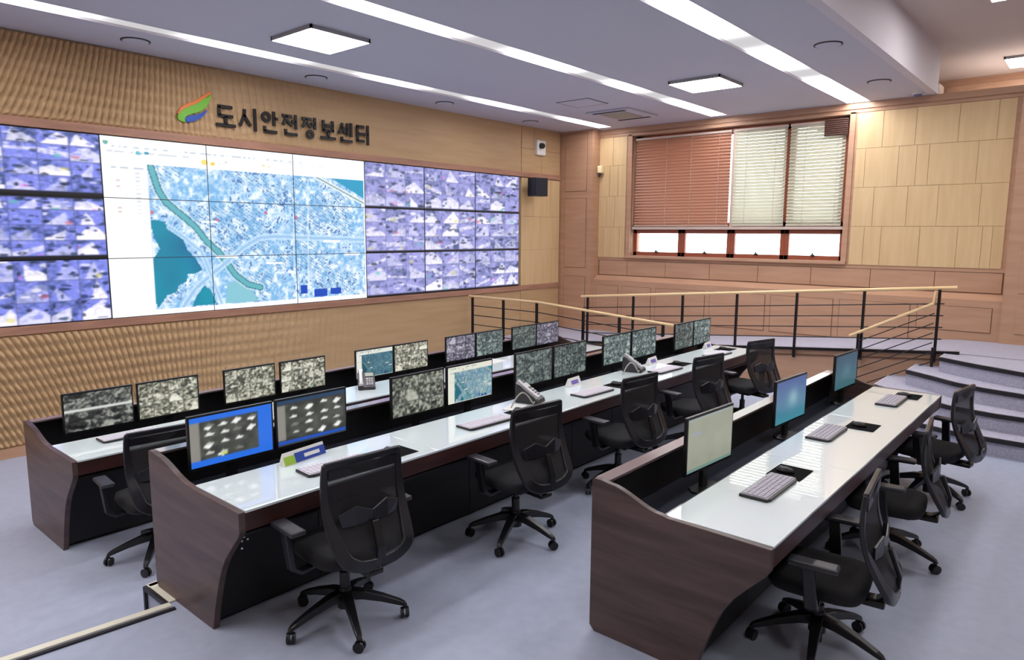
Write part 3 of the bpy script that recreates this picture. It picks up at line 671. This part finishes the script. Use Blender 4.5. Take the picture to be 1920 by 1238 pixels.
# lower ramp railing (left)
rl = thing('lower_ramp_railing', 'black railing with pale handrail sloping down behind the far monitors', 'railing', (8.56, 6, 0))
zl = lambda y: 1.035 if y > 6.8 else 1.035-.068*(6.8-y)
mb = MB(); mb.tube([(0, 8.3-6, 1.04), (0, 6.8-6, zl(6.8)), (0, 4.4-6, zl(4.4))], .02, 12); sm(mb.build('handrail', M['rail'], rl))
for y in (8.22, 7.52, 6.82, 5.93, 5.3, 4.6):
    mb = MB(); mb.box(-.015, .015, y-6-.018, y-6+.018, ZL if y > 4.3 else 0, zl(y)-.015); mb.build('post', M['blackmetal'], rl)
for k in range(4):
    mb = MB(); mb.tube([(0, 8.22-6, .88-.16*k), (0, 6.8-6, .875-.16*k), (0, 4.6-6, zl(4.6)-.16-.16*k)], .0075, 6); mb.build('rail_bar', M['blackmetal'], rl)

# ------------------------------------------------------------------ console desks
ZG = .742
def console(name_label, x0, x1, yf, zf, D, n, seed):
    t = thing('console_desk', name_label, 'desk', (x0, yf, zf), 0, 'long control console desks')
    gb = .535
    k = D/1.0
    prof = [(0.0, ZG-.004), (0, .635), (.02, .605), (.09, .53), (.16, .45), (.215, .36), (.26, .25), (.30, .13), (.335, .0),
            (D-.03, 0), (D, .03), (D, .835), (D-.012, .845), (D-.05, .845), (D-.10, .836)]
    # S-curve from the raised back down to the glass
    a, b = D-.10, gb
    for i in range(1, 8):
        u = i/8; s = u*u*(3-2*u); prof.append((a+(b-a)*u, .836+(ZG+.008-.836)*s))
    prof += [(gb, ZG+.008), (gb-.03, ZG+.002)]
    L = x1-x0
    for xx in (0, L-.035):
        mb = MB(); mb.prism(prof, 'x', xx, xx+.035); mb.build('side_panel', M['desk'], t, bevel=.003)
    w = (L-.07)/n
    for i in range(n):
        mb = MB(); mb.box(.035+i*w+.0015, .035+(i+1)*w-.0015, .002, gb, ZG-.012, ZG); mb.build('glass_top', M['glass'], t, bevel=.001)
    mb = MB(); mb.box(.035, L-.035, .006, .03, .635, ZG-.013); mb.box(.035, L-.035, .03, gb, ZG-.04, ZG-.013); mb.build('front_apron', M['deskred'], t)
    mb = MB(); mb.box(.035, L-.035, gb, gb+.02, .60, ZG-.012); mb.box(.035, L-.035, gb, D-.03, .585, .60); mb.build('monitor_trough', M['blackgloss'], t)
    mb = MB(); mb.box(.035, L-.035, D-.02, D, .01, .828); mb.build('back_panel', M['desk'], t)
    mb = MB(); mb.box(.035, L-.035, D-.035, D-.02, .10, .828); mb.build('inner_back_panel', M['black'], t)
    mb = MB(); mb.box(.035, L-.035, D-.085, D, .828, .842); mb.build('back_ledge', M['ledge'], t, bevel=.002)
    for i in range(n):
        f0, f1 = .035+i*w, .035+(i+1)*w
        mb = MB(); mb.box(f0+.002, (f0+f1)/2-.002, .36, .378, .03, .60); mb.build('cabinet_door', M['black'], t, bevel=.002)
        mb = MB(); mb.box((f0+f1)/2+.002, f1-.002, .36, .378, .03, .60); mb.build('cabinet_door', M['black'], t, bevel=.002)
    mb = MB(); mb.box(.035, L-.035, .40, D-.04, .0, .03); mb.build('plinth', M['black'], t)
    mb = MB(); mb.box(.035, L-.035, .378, .40, .03, .585); mb.box(.035, L-.035, .03, .36, .60, .615); mb.build('carcass_front', M['black'], t)
    return t
YM, YR, YL = 3.12, 1.01, 5.25
dm = console('longest front-row console desk with a white glass top, middle of the room', 1.60, 8.17, YM, 0, 1.03, 5, 1)
dr = console('shorter console desk with a white glass top, nearest the camera at the right', 2.925, 6.89, YR, 0, .94, 3, 2)
dl = console('console desk on the lower floor, nearest the video wall', 1.53, 8.17, YL, ZL, 1.05, 5, 3)
# small white specks scattered at the kneehole
for (x, d, zz, n) in ((.06, .06, .56, 9), (1.28, .3, .56, 12)):
    mb = MB()
    for i in range(n): mb.cbox((x+random.uniform(0, .1 if n == 9 else .16), .352 if n == 12 else random.uniform(.10, .22), zz-.03+random.uniform(-.04, .05)), (.009, .004, .009))
    mb.build('white_specks', M['white'], dm)

# ------------------------------------------------------------------ office chair
def make_chair():
    t = thing('office_chair', '', 'chair', (0, 0, 0), 0, 'black mesh office chairs')
    # seat
    mb = MB(); n = 12; vs = []; 
    def rr(z, sx, sy, cy=0.0, e=4.5):
        o = []
        for k in range(28):
            a = 2*math.pi*k/28; c, s = math.cos(a), math.sin(a)
            o.append((sx*abs(c)**(2/e)*(1 if c > 0 else -1), cy+sy*abs(s)**(2/e)*(1 if s > 0 else -1), z))
        return o
    lay = [rr(.415, .18, .18), rr(.425, .22, .215), rr(.455, .235, .23), rr(.485, .23, .225), rr(.497, .205, .20), rr(.50, .13, .12)]
    vs = [p for l in lay for p in l]; fs = [(j*28+k, j*28+(k+1) % 28, (j+1)*28+(k+1) % 28, (j+1)*28+k) for j in range(len(lay)-1) for k in range(28)]
    fs += [tuple(range(28))[::-1], tuple((len(lay)-1)*28+k for k in range(28))]
    mb.add(vs, fs); mb.build('seat', M['fabric'], t, smooth=True)
    mb = MB(); mb.cbox((0, -.02, .40), (.20, .26, .04)); mb.cbox((0, -.19, .395), (.10, .22, .03)); mb.build('tilt_mechanism', M['chair'], t, bevel=.008)
    mb = MB(); mb.tube([(.1, .02, .40), (.27, .03, .395)], .006, 6); mb.cbox((.28, .03, .395), (.04, .03, .012)); mb.build('height_lever', M['chair'], t)
    # back frame
    def prof(z):
        P = [(.46, -.335), (.52, -.325), (.58, -.29), (.68, -.235), (.78, -.205), (.90, -.195), (1.0, -.205)]
        for (a, ya), (b, yb) in zip(P[:-1], P[1:]):
            if z <= b: return ya+(yb-ya)*(z-a)/(b-a)
        return P[-1][1]
    side = [(.212, prof(.99), .99), (.219, prof(.94), .94), (.222, prof(.87), .87), (.222, prof(.79), .79), (.217, prof(.71), .71), (.208, prof(.64), .64), (.198, prof(.575), .575), (.178, prof(.52), .52), (.11, prof(.48)-.006, .482), (0, prof(.465)-.010, .470)]
    wd = [.036, .036, .038, .044, .055, .066, .072, .07, .062, .058]; th = [.022]*5+[.026]*5
    def catmull(P, n=4):
        P = np.array(P, float); P = P[:, None] if P.ndim == 1 else P; Q = np.vstack([2*P[0]-P[1], P, 2*P[-1]-P[-2]]); out = []
        for i in range(1, len(Q)-2):
            for k in range(n):
                u = k/n; out.append(.5*((2*Q[i])+(-Q[i-1]+Q[i+1])*u+(2*Q[i-1]-5*Q[i]+4*Q[i+1]-Q[i+2])*u*u+(-Q[i-1]+3*Q[i]-3*Q[i+1]+Q[i+2])*u**3))
        out.append(Q[-2]); return np.array(out)
    side = [tuple(p) for p in catmull(side)]; wd = [float(p[0]) for p in catmull(wd)]; th = [float(p[0]) for p in catmull(th)]
    fr = MB(); fr.sweep(side, (0, -1, 0), wd, th); fr.sweep([(-x, y, z) for x, y, z in side], (0, -1, 0), wd, th)
    fr.cbox((0, prof(.99), .982), (.44, .026, .034)); sm(fr.build('back_frame', M['chairgrey'], t, bevel=.006))
    # weave
    mb = MB(); nz, nx = 14, 9
    for j in range(nz):
        z = .50+.475*j/(nz-1)
        hw = np.interp(z, [.48, .52, .575, .64, .72, .80, 1.0], [.12, .17, .19, .20, .21, .215, .208])
        for i in range(nx):
            u = -1+2*i/(nx-1); mb.v.append((u*hw, prof(z)-.02*(1-u*u), z))
    for j in range(nz-1):
        for i in range(nx-1): mb.f.append((j*nx+i, j*nx+i+1, (j+1)*nx+i+1, (j+1)*nx+i))
    mb.build('mesh_back', M['weave'], t, smooth=True)
    mb = MB(); mb.cbox((0, prof(.94)-.014, .935), (.41, .006, .05)); mb.build('top_band', M['chair'], t)
    # lumbar
    mb = MB(); mb.sweep([(-.17, prof(.7)-.02, .70), (-.09, prof(.7)-.045, .72), (0, prof(.7)-.05, .70), (.09, prof(.7)-.045, .72), (.17, prof(.7)-.02, .70)], (0, -1, 0), [.07, .10, .06, .10, .07], .014)
    mb.build('lumbar_support', M['chairgrey'], t, bevel=.005)
    mb = MB(); mb.sweep([(0, -.10, .40), (0, -.26, .41), (0, -.345, .46), (0, -.35, .55), (0, -.30, .68)], [(0, 0, 1), (0, -.3, 1), (0, -1, .5), (0, -1, 0), (0, -1, 0)], [.07, .07, .06, .045, .04], .02); mb.build('back_bracket', M['chair'], t, bevel=.005)
    for s in (-1, 1):
        mb = MB(); mb.sweep([(s*.10, .0, .405), (s*.27, -.02, .40), (s*.315, -.02, .43), (s*.33, 0.0, .62), (s*.33, 0, .635)], [(0, 1, 0)]*5, [.022, .024, .03, .034, .05], [.05, .055, .06, .055, .07])
        a = mb.build('armrest', M['chair'], t, bevel=.006)
        mb = MB(); mb.cbox((s*.325, -.02, .648), (.085, .225, .028)); mb.build('arm_pad', M['pad'], a, bevel=.012)
    mb = MB(); mb.cyl((0, 0), .028, .10, .30, 16); mb.cyl((0, 0), .016, .30, .40, 12); mb.build('gas_cylinder', M['chair'], t)
    base = MB(); base.cyl((0, 0), .044, .085, .20, 20, .034)
    for k in range(5):
        a = 2*math.pi*k/5; c, s = math.cos(a), math.sin(a)
        base.sweep([(.02*c, .02*s, .158), (.10*c, .10*s, .15), (.20*c, .20*s, .122), (.29*c, .29*s, .090), (.312*c, .312*s, .080), (.326*c, .326*s, .062)], (0, 0, 1), [.062, .054, .044, .036, .03, .024], [.052, .046, .036, .028, .024, .02])
    b = base.build('star_base', M['chair'], t, bevel=.005)
    for k in range(5):
        a = 2*math.pi*k/5; c, s = math.cos(a), math.sin(a); fx = random.uniform(-.9, .9)+a
        px, py = .318*c, .318*s; dx, dy = math.cos(fx), math.sin(fx)
        mb = MB(); mb.tube([(px, py, .05), (px, py, .075)], .008, 8)
        for q2 in (-1, 1):
            mb.tube([(px+dx*.007*q2, py+dy*.007*q2, .029), (px+dx*.021*q2, py+dy*.021*q2, .029)], .029, 16)
        mb.build('caster', M['plastic'], b)
    return t
chair0 = make_chair(); used = [False]
def place_chair(x, y, z, yaw, base, label):
    r = chair0 if not used[0] else dup(chair0, (x, y, z), math.radians(yaw))
    r.location = (x, y, z); r.rotation_euler = (0, 0, math.radians(yaw)); r['label'] = label; used[0] = True
    for c in r.children:
        if c.name.startswith('star_base'): c.rotation_euler = (0, 0, math.radians(base-yaw))
        else: c.location.z = -.068 if y < 2 else -.012     # the right-hand chairs are set lower
CH = [(2.12, 3.00, 0, -4, 30, 'black mesh office chair at the near end of the middle desk'),
      (3.54, 2.99, 0, -6, 57, 'black office chair at the middle desk in front of the city-map monitor'),
      (4.85, 2.98, 0, -6, 20, 'black mesh office chair at the middle desk, third from the near end, in shade'),
      (6.12, 2.98, 0, -10, 40, 'black mesh office chair at the middle desk, second from the far end'),
      (7.42, 2.98, 0, -14, 10, 'black mesh office chair at the far end of the middle desk'),
      (3.57, .98, 0, 6, 48, 'black office chair pushed under the near end of the right desk'),
      (4.92, .98, 0, 6, 45, 'black office chair between two others at the right desk'),
      (6.36, .98, 0, -8, 20, 'black office chair at the far end of the right desk, beside the steps'),
      (1.96, 4.99, ZL, -5, 16, 'black office chair at the rear desk on the lower floor, partly behind the middle desk')]
for c in CH: place_chair(*c)

# ------------------------------------------------------------------ monitors
palG = ((56, 58, 50), (150, 150, 132), (236, 234, 218)); palG2 = ((38, 42, 38), (112, 116, 104), (186, 188, 174)); palG3 = ((36, 44, 44), (84, 96, 94), (140, 150, 144)); palG4 = ((40, 52, 52), (98, 114, 114), (168, 184, 178))
MW, MH = .53, .325
def app(h, w, blue):
    im = np.zeros((h, w, 3)); im[:] = (58, 60, 56)
    if blue: im[:] = (40, 110, 225)
    L0, R0, T0, B0 = int(w*.12), int(w*.82) if blue else int(w*.97), int(h*.13), int(h*.87)
    im[T0:B0, :L0] = (138, 136, 128)
    im[T0:B0, L0:R0] = mixc(A(46, 48, 44), A(84, 86, 78), vnoise(B0-T0, R0-L0, 8, 8))
    nr, nc = 4, 4
    for r in range(nr):
        for c in range(nc):
            if c == 3 and r > 1 and blue: continue
            cy = T0+(r+.5)*(B0-T0)/nr+random.uniform(-1, 1); cx = L0+(c+.5)*(R0-L0)/nc+random.uniform(-1, 1)
            Y, X = np.mgrid[0:h, 0:w]; d = np.abs(X-cx)/(w*.058)+np.abs(Y-cy+.25*(X-cx))/(h*.055) < 1.2
            im[d] = random.choice([(235, 235, 230), (200, 200, 196), (120, 122, 112), (240, 240, 236)])
            im[(d) & (Y > cy)] = random.choice([(250, 250, 248), (70, 72, 66)])
    if blue: im[int(h*.80):int(h*.86), int(w*.36):int(w*.44)] = (200, 214, 90)
    else:
        im[:int(h*.1)] = (40, 66, 96); im[int(h*.89):int(h*.97)] = (36, 84, 190)
    return blur(im)
def longview(h, w):
    im = feed(h, w, ((26, 28, 28), (92, 94, 90), (180, 182, 174)), 0, .1, 2.0); Y, X = np.mgrid[0:h, 0:w]
    d = np.abs(Y/h-.44+.02*(X/w)); im[d < .035] = (214, 216, 210); n = vnoise(h, w, 10, 8); b = (n > .62) & (Y > h*.5); im[b] = im[b]*.3
    return blur(im)
def picture(kind):
    h, w = 44, 70
    if kind == 'long': return longview(h, w)
    if kind == 'cctv': return blur(mosaic(h, w, 3, 4, palG, (96, 96, 84), .05, 0, .22, 2.6))
    if kind == 'cctv2': return blur(mosaic(h, w, 3, 4, palG2, (70, 74, 66), .05, 0, .22, 2.6))
    if kind == 'cctv3': return blur(mosaic(h, w, 4, 5, palG4, (56, 66, 66), .03, 0, .22, 2.6))
    if kind == 'dark': return blur(mosaic(h, w, 3, 4, palG3, (44, 52, 52), .03, 0, .22, 2.6))
    if kind == 'violet': return blur(mosaic(h, w, 3, 3, ((60, 58, 70), (112, 108, 128), (190, 186, 200)), (50, 48, 60), .1, 0, .22, 2.6))
    if kind == 'appb': return app(h, w, True)
    if kind == 'app': return app(h, w, False)
    if kind == 'map':
        im = citymap(88, 140)[::2, ::2]; out = mixc(im*A(.82, .86, .82), A(80, 100, 100), np.full(im.shape[:2], .2)); wh = im.min(-1) > 245; out[wh] = (226, 226, 212); return out
    if kind == 'mapdark':
        im = citymap(88, 140)[::2, ::2]; out = mixc(im*A(.48, .62, .62), A(50, 80, 80), np.full(im.shape[:2], .2)); wh = im.min(-1) > 245; out[wh] = (226, 228, 220); return out
    if kind == 'doc':
        im = np.zeros((h, w, 3)); im[:] = (150, 153, 136); im += 8*(vnoise(h, w, 6, 6)[..., None]-.5); im[:2] = (150, 160, 160)
        im[int(h*.30):int(h*.34), int(w*.12):int(w*.30)] = (140, 150, 200); im[int(h*.66):int(h*.68), int(w*.1):int(w*.7)] = (150, 156, 136); im[-3:] = (110, 140, 130); return im
    if kind == 'desktop':
        Y, X = np.mgrid[0:h, 0:w]; im = mixc(A(72, 90, 146), A(66, 134, 150), np.clip(Y/h*1.1, 0, 1)); g = np.exp(-(((X/w-.55)/.16)**2+((Y/h-.45)/.2)**2)); return mixc(im, A(150, 190, 190), g*.7)
    if kind == 'desktop2':
        Y, X = np.mgrid[0:h, 0:w]; im = mixc(A(50, 78, 98), A(60, 104, 112), np.clip(Y/h*1.1, 0, 1)); g = np.exp(-(((X/w-.5)/.2)**2+((Y/h-.5)/.2)**2)); return mixc(im, A(96, 136, 146), g*.5)
def monitor(x, y, zb, floorz, kind, yaw, label, w=MW, h=MH, group='monitors on the console desks', tilt=0):
    t = thing('monitor', label, 'monitor', (x, y, floorz), math.radians(yaw), group)
    z0 = zb-floorz
    mb = MB(); mb.box(-w/2, w/2, 0, .022, z0, z0+h); mb.cbox((0, .03, z0+h*.5), (w*.6, .03, h*.55)); mb.build('housing', M['plastic'], t, bevel=.004)
    screen('screen', picture(kind), w-.024, h-.032, M['dscreen'], t, (0, -.001, z0+.018))
    mb = MB(); mb.box(-.03, .03, .024, .05, .012, z0+h*.5); mb.build('stand_neck', M['plastic'], t)
    mb = MB(); mb.prism([(-.12, -.06), (.12, -.06), (.13, .04), (.08, .09), (-.08, .09), (-.13, .04)], 'z', 0, .012); mb.build('stand_base', M['plastic'], t, bevel=.003)
yM = 3.88; tz = .60
for x, k, l in ((1.98, 'appb', 'monitor with bright blue desktop and camera icons at the near end of the middle desk'),
                (2.53, 'app', 'monitor with dark camera icons and thin blue bars beside the bright blue one'),
                (3.455, 'cctv2', 'monitor with grey-green camera picture left of the city-map monitor on the middle desk'),
                (4.015, 'map', 'monitor with pale city map and cream margin on the middle desk'),
                (4.845, 'dark', 'left monitor of the dark pair right of the city map on the middle desk'),
                (5.40, 'dark', 'right monitor of the dark pair right of the city map on the middle desk'),
                (6.24, 'cctv3', 'left monitor of the pair behind the desk phone, fourth station of the middle desk'),
                (6.80, 'cctv3', 'right monitor of the pair behind the desk phone, fourth station of the middle desk'),
                (7.60, 'dark', 'left monitor of the farthest pair on the middle desk'),
                (8.08, 'cctv3', 'right monitor of the farthest pair, at the far end of the middle desk')):
    monitor(x, yM if x < 7.5 else 3.80, .738, tz, k, 0, l, MW+.004 if x < 7.5 else .47)
yLm = YL+.76
for x, k, l in ((1.975, 'long', 'monitor with one dark road picture at the near end of the rear desk'),
                (2.52, 'cctv', 'second monitor from the near end of the rear desk, pale camera mosaic'),
                (3.265, 'cctv', 'rear-desk monitor with pale camera mosaic, just above the bright blue screen'),
                (3.83, 'cctv', 'rear-desk monitor with pale camera mosaic, left of the rear-desk phone'),
                (4.72, 'mapdark', 'rear-desk monitor with dark map and white left margin'),
                (5.245, 'cctv', 'rear-desk monitor with bright mosaic right of the dark map'),
                (6.05, 'violet', 'rear-desk monitor with violet-grey mosaic'),
                (6.58, 'cctv3', 'rear-desk monitor directly right of the violet-grey one'),
                (7.28, 'dark', 'dark left monitor of the farthest pair on the rear desk'),
                (7.80, 'violet', 'light grey right monitor of the farthest pair on the rear desk')):
    monitor(x, yLm, .535, tz+ZL, k, 0, l, .515, .325)
monitor(3.79, 1.70, .735, tz, 'doc', -4, 'monitor with pale greenish document at the near end of the right desk', .54, .345)
monitor(5.21, 1.72, .715, tz, 'desktop', -4, 'monitor with blue desktop in the middle of the right desk', .54, .345)
monitor(6.62, 1.72, .735, tz, 'desktop2', -4, 'monitor with dull teal desktop at the far end of the right desk', .54, .33)

# ------------------------------------------------------------------ things on the desks
def make_keyboard(m):
    t = thing('keyboard', '', 'keyboard', (0, 0, 0), 0, 'keyboards on the desks')
    mb = MB(); mb.prism([(-.22, -.07), (-.19, -.085), (.19, -.085), (.22, -.07), (.22, .075), (-.22, .075)], 'z', 0, .014); mb.build('body', M['plastic'], t, bevel=.003)
    mb = MB()
    mb.box(-.212, .212, -.072, .068, .014, .0165)
    for r in range(5):
        for c in range(15): mb.box(-.205+c*.0275, -.205+c*.0275+.023, -.064+r*.026, -.064+r*.026+.021, .0165, .021)
    mb.build('keys', m, t)
    return t
kb = {'a': make_keyboard(M['kbd']), 'b': make_keyboard(M['kbdw'])}; kused = {'a': 0, 'b': 0}
def keyboard(x, y, z, rz, k, label):
    r = kb[k] if not kused[k] else dup(kb[k], (0, 0, 0)); kused[k] = 1
    r.location = (x, y, z); r.rotation_euler = (0, 0, math.radians(rz)); r['label'] = label
ZT = ZG+.001
keyboard(3.66, 1.30, ZT, 0, 'a', 'grey keyboard nearest the camera on the right desk')
keyboard(4.97, 1.39, ZT, 0, 'a', 'grey keyboard in the middle of the right desk')
keyboard(6.32, 1.28, ZT, 0, 'a', 'grey keyboard at the far end of the right desk')
keyboard(2.33, 3.35, ZT, -4, 'b', 'pale keyboard behind the nearest chair on the middle desk')
keyboard(3.60, 3.33, ZT, -3, 'b', 'pale keyboard in front of the city-map monitor')
keyboard(4.93, 3.30, ZT, -3, 'b', 'pale keyboard on the middle desk between the two desk phones')
keyboard(6.26, 3.32, ZT, -3, 'b', 'pale keyboard at the fourth station of the middle desk')
keyboard(7.5, 3.33, ZT, -3, 'b', 'pale keyboard at the far end of the middle desk')
keyboard(2.05, 5.62, ZL+ZT, 0, 'b', 'keyboard on the rear desk, partly hidden by the chair')
def mousepad(x, y, z, rz, label, mlabel):
    o = MB(); o.box(-.115, .115, -.095, .095, 0, .003); p = o.build('mouse_pad', M['seatless'], bevel=.001, loc=(x, y, z)); p.rotation_euler = (0, 0, math.radians(rz)); tag(p, label, 'mouse pad', 'black mouse pads')
    t = thing('computer_mouse', mlabel, 'mouse', (x-.02, y+.02, z+.0032), math.radians(rz), 'computer mice')
    mb = MB(); vs = []; N = 12
    for j, (zz, s) in enumerate(((0, 1), (.012, 1.0), (.024, .82), (.031, .45))):
        for k in range(N):
            a = 2*math.pi*k/N; vs.append((.03*s*math.cos(a), .052*s*math.sin(a), zz))
    fs = [(j*N+k, j*N+(k+1) % N, (j+1)*N+(k+1) % N, (j+1)*N+k) for j in range(3) for k in range(N)]+[tuple(range(N))[::-1], tuple(3*N+k for k in range(N))]
    mb.add(vs, fs); mb.build('shell', M['plastic'], t, smooth=True)
    mb = MB(); mb.cbox((0, .025, .028), (.006, .014, .01)); mb.build('scroll_wheel', M['silver'], t)
mousepad(3.99, 1.30, ZT, 0, 'black mouse pad beside the nearest keyboard of the right desk', 'black mouse on the pad nearest the camera')
mousepad(5.33, 1.25, ZT, 0, 'black mouse pad in the middle of the right desk', 'black mouse on the middle pad of the right desk')
mousepad(6.62, 1.22, ZT, 0, 'black mouse pad at the far end of the right desk', 'black mouse at the far end of the right desk')
mousepad(2.72, 3.29, ZT, 0, 'black mouse pad just behind the nearest chair on the middle desk', 'black mouse behind the nearest chair')
mousepad(4.02, 3.33, ZT, 0, 'black mouse pad beside the city-map station keyboard', 'black mouse beside the city-map station keyboard')
mousepad(5.35, 3.30, ZT, 0, 'black mouse pad at the third station of the middle desk', 'black mouse at the third station of the middle desk')
mousepad(6.68, 3.38, ZT, 0, 'black mouse pad at the fourth station of the middle desk', 'black mouse at the fourth station of the middle desk')
mousepad(7.92, 3.42, ZT, 0, 'black mouse pad at the far end of the middle desk', 'black mouse at the far end of the middle desk')
def phone(x, y, z, rz, label, cord=True):
    t = thing('desk_phone', label, 'telephone', (x, y, z), math.radians(rz), 'desk telephones')
    mb = MB(); mb.prism([(-.10, 0), (.10, 0), (.10, .14), (.085, .145), (-.09, .03)], 'x', -.085, .085); mb.build('body', M['phone'], t, bevel=.005)
    a = math.atan2(.115, .175)
    mt = Matrix.Rotation(a, 4, 'X')
    mb = MB(); c = Vector((-.055, .0, .098)); mb.sweep([(-.055, -.095, .05), (-.055, -.06, .075), (-.055, .04, .14), (-.055, .09, .17)], (0, -.55, .83), [.052, .036, .036, .052], [.035, .022, .022, .035]); mb.build('handset', M['silver'], t, bevel=.006)
    mb = MB(); mb.cbox((.03, .05, .127), (.08, .05, .006), rx=a); mb.build('display', mat('phone_lcd', (150, 160, 150), .3), t)
    mb = MB()
    for r in range(4):
        for cc in range(3): mb.cbox((.008+cc*.024, -.065+r*.022, .052+r*.0145), (.017, .014, .008), rx=a)
    mb.build('keypad', M['silver'], t)
    if cord:
        mb = MB(); pts = [(-.09, -.08, .03)]
        for i in range(26):
            u = i/25; an = u*math.pi; pts.append((-.10-.20*u, -.07+.10*u, .012+.105*math.sin(an)))
        mb.tube(pts, .006, 6); mb.build('cord', mat('pale_cord', (170, 168, 160), .5), t)
phone(4.32, 3.50, ZT, 15, 'silver and black desk phone with looped cord beside the city-map monitor')
phone(6.02, 3.54, ZT, 15, 'desk phone with looped cord in front of the fourth monitor pair')
phone(4.30, 5.62, ZL+ZT, -35, 'dark desk phone on the rear desk left of the dark-map monitor', False)
def nameplate(x, y, z, rz, label, w=.28, colourful=False):
    t = thing('nameplate', label, 'nameplate', (x, y, z), math.radians(rz), 'tent-shaped nameplates')
    mb = MB(); mb.prism([(-.03, 0), (.03, 0), (0, .075)], 'x', -w/2, w/2); mb.build('stand', M['white'], t)
    a = math.atan2(.075, .03)
    def face(nm, x0, x1, s0, s1, m, lift):
        n = Vector((0, -math.sin(a), math.cos(a))); d = Vector((0, math.cos(a), math.sin(a))); o = Vector((0, -.03, 0))
        mb = MB(); vs = []
        for l in (lift*.3, lift):
            for xx, ss in ((x0, s0), (x1, s0), (x1, s1), (x0, s1)): vs.append(o+d*ss+n*l+Vector((xx, 0, 0)))
        mb.add(vs, [(0, 3, 2, 1), (4, 5, 6, 7), (0, 1, 5, 4), (1, 2, 6, 5), (2, 3, 7, 6), (3, 0, 4, 7)]); return mb.build(nm, m, t)
    if colourful:
        face('green_print', -w/2, -w*.2, .004, .055, M['green'], .001); face('blue_print', -w*.24, w/2, .004, .062, M['blue'], .0015)
        face('white_print', -w*.02, w*.36, .022, .044, M['white'], .0025)
    else: face('violet_print', -w*.3, w*.3, .018, .055, M['violet'], .001)
nameplate(2.27, 3.60, ZT, 8, 'blue and green tent nameplate in front of the two icon monitors', .31, True)
nameplate(5.06, 3.60, ZT, 5, 'small white and violet nameplate in front of the dark monitor pair', .2)
nameplate(6.48, 3.60, ZT, 5, 'small white and violet nameplate behind the fourth-station keyboard', .2)
nameplate(7.85, 3.62, ZT, 5, 'small white nameplate in front of the farthest monitor pair', .18)
def paper(x, y, z, rz, w, d, label):
    mb = MB(); mb.box(-w/2, w/2, -d/2, d/2, 0, .006); o = mb.build('paper_stack', M['white'], bevel=.001, loc=(x, y, z)); o.rotation_euler = (0, 0, math.radians(rz)); tag(o, label, 'paper')
paper(4.08, 3.46, ZT, 20, .2, .14, 'white papers under the cord of the near desk phone')
paper(6.25, 5.66, ZL+ZT, 10, .3, .2, 'white papers on the rear desk behind the dark monitor pair')
def adapter(x, y, z, rz, label):
    t = thing('power_adapter', label, 'adapter', (x, y, z), math.radians(rz), 'white power adapters in the monitor trough')
    mb = MB(); mb.box(-.05, .05, -.022, .022, 0, .028); mb.build('body', M['white'], t, bevel=.005)
    mb = MB(); mb.tube([(.05, 0, .014), (.10, .03, .01), (.13, .0, .008), (.18, .06, .008)], .004, 6); mb.build('cable', M['plastic'], t)
adapter(3.98, 1.60, .602, 20, 'white adapter in the trough by the near monitor of the right desk')
adapter(5.36, 1.60, .602, 20, 'white adapter in the trough by the middle monitor of the right desk')
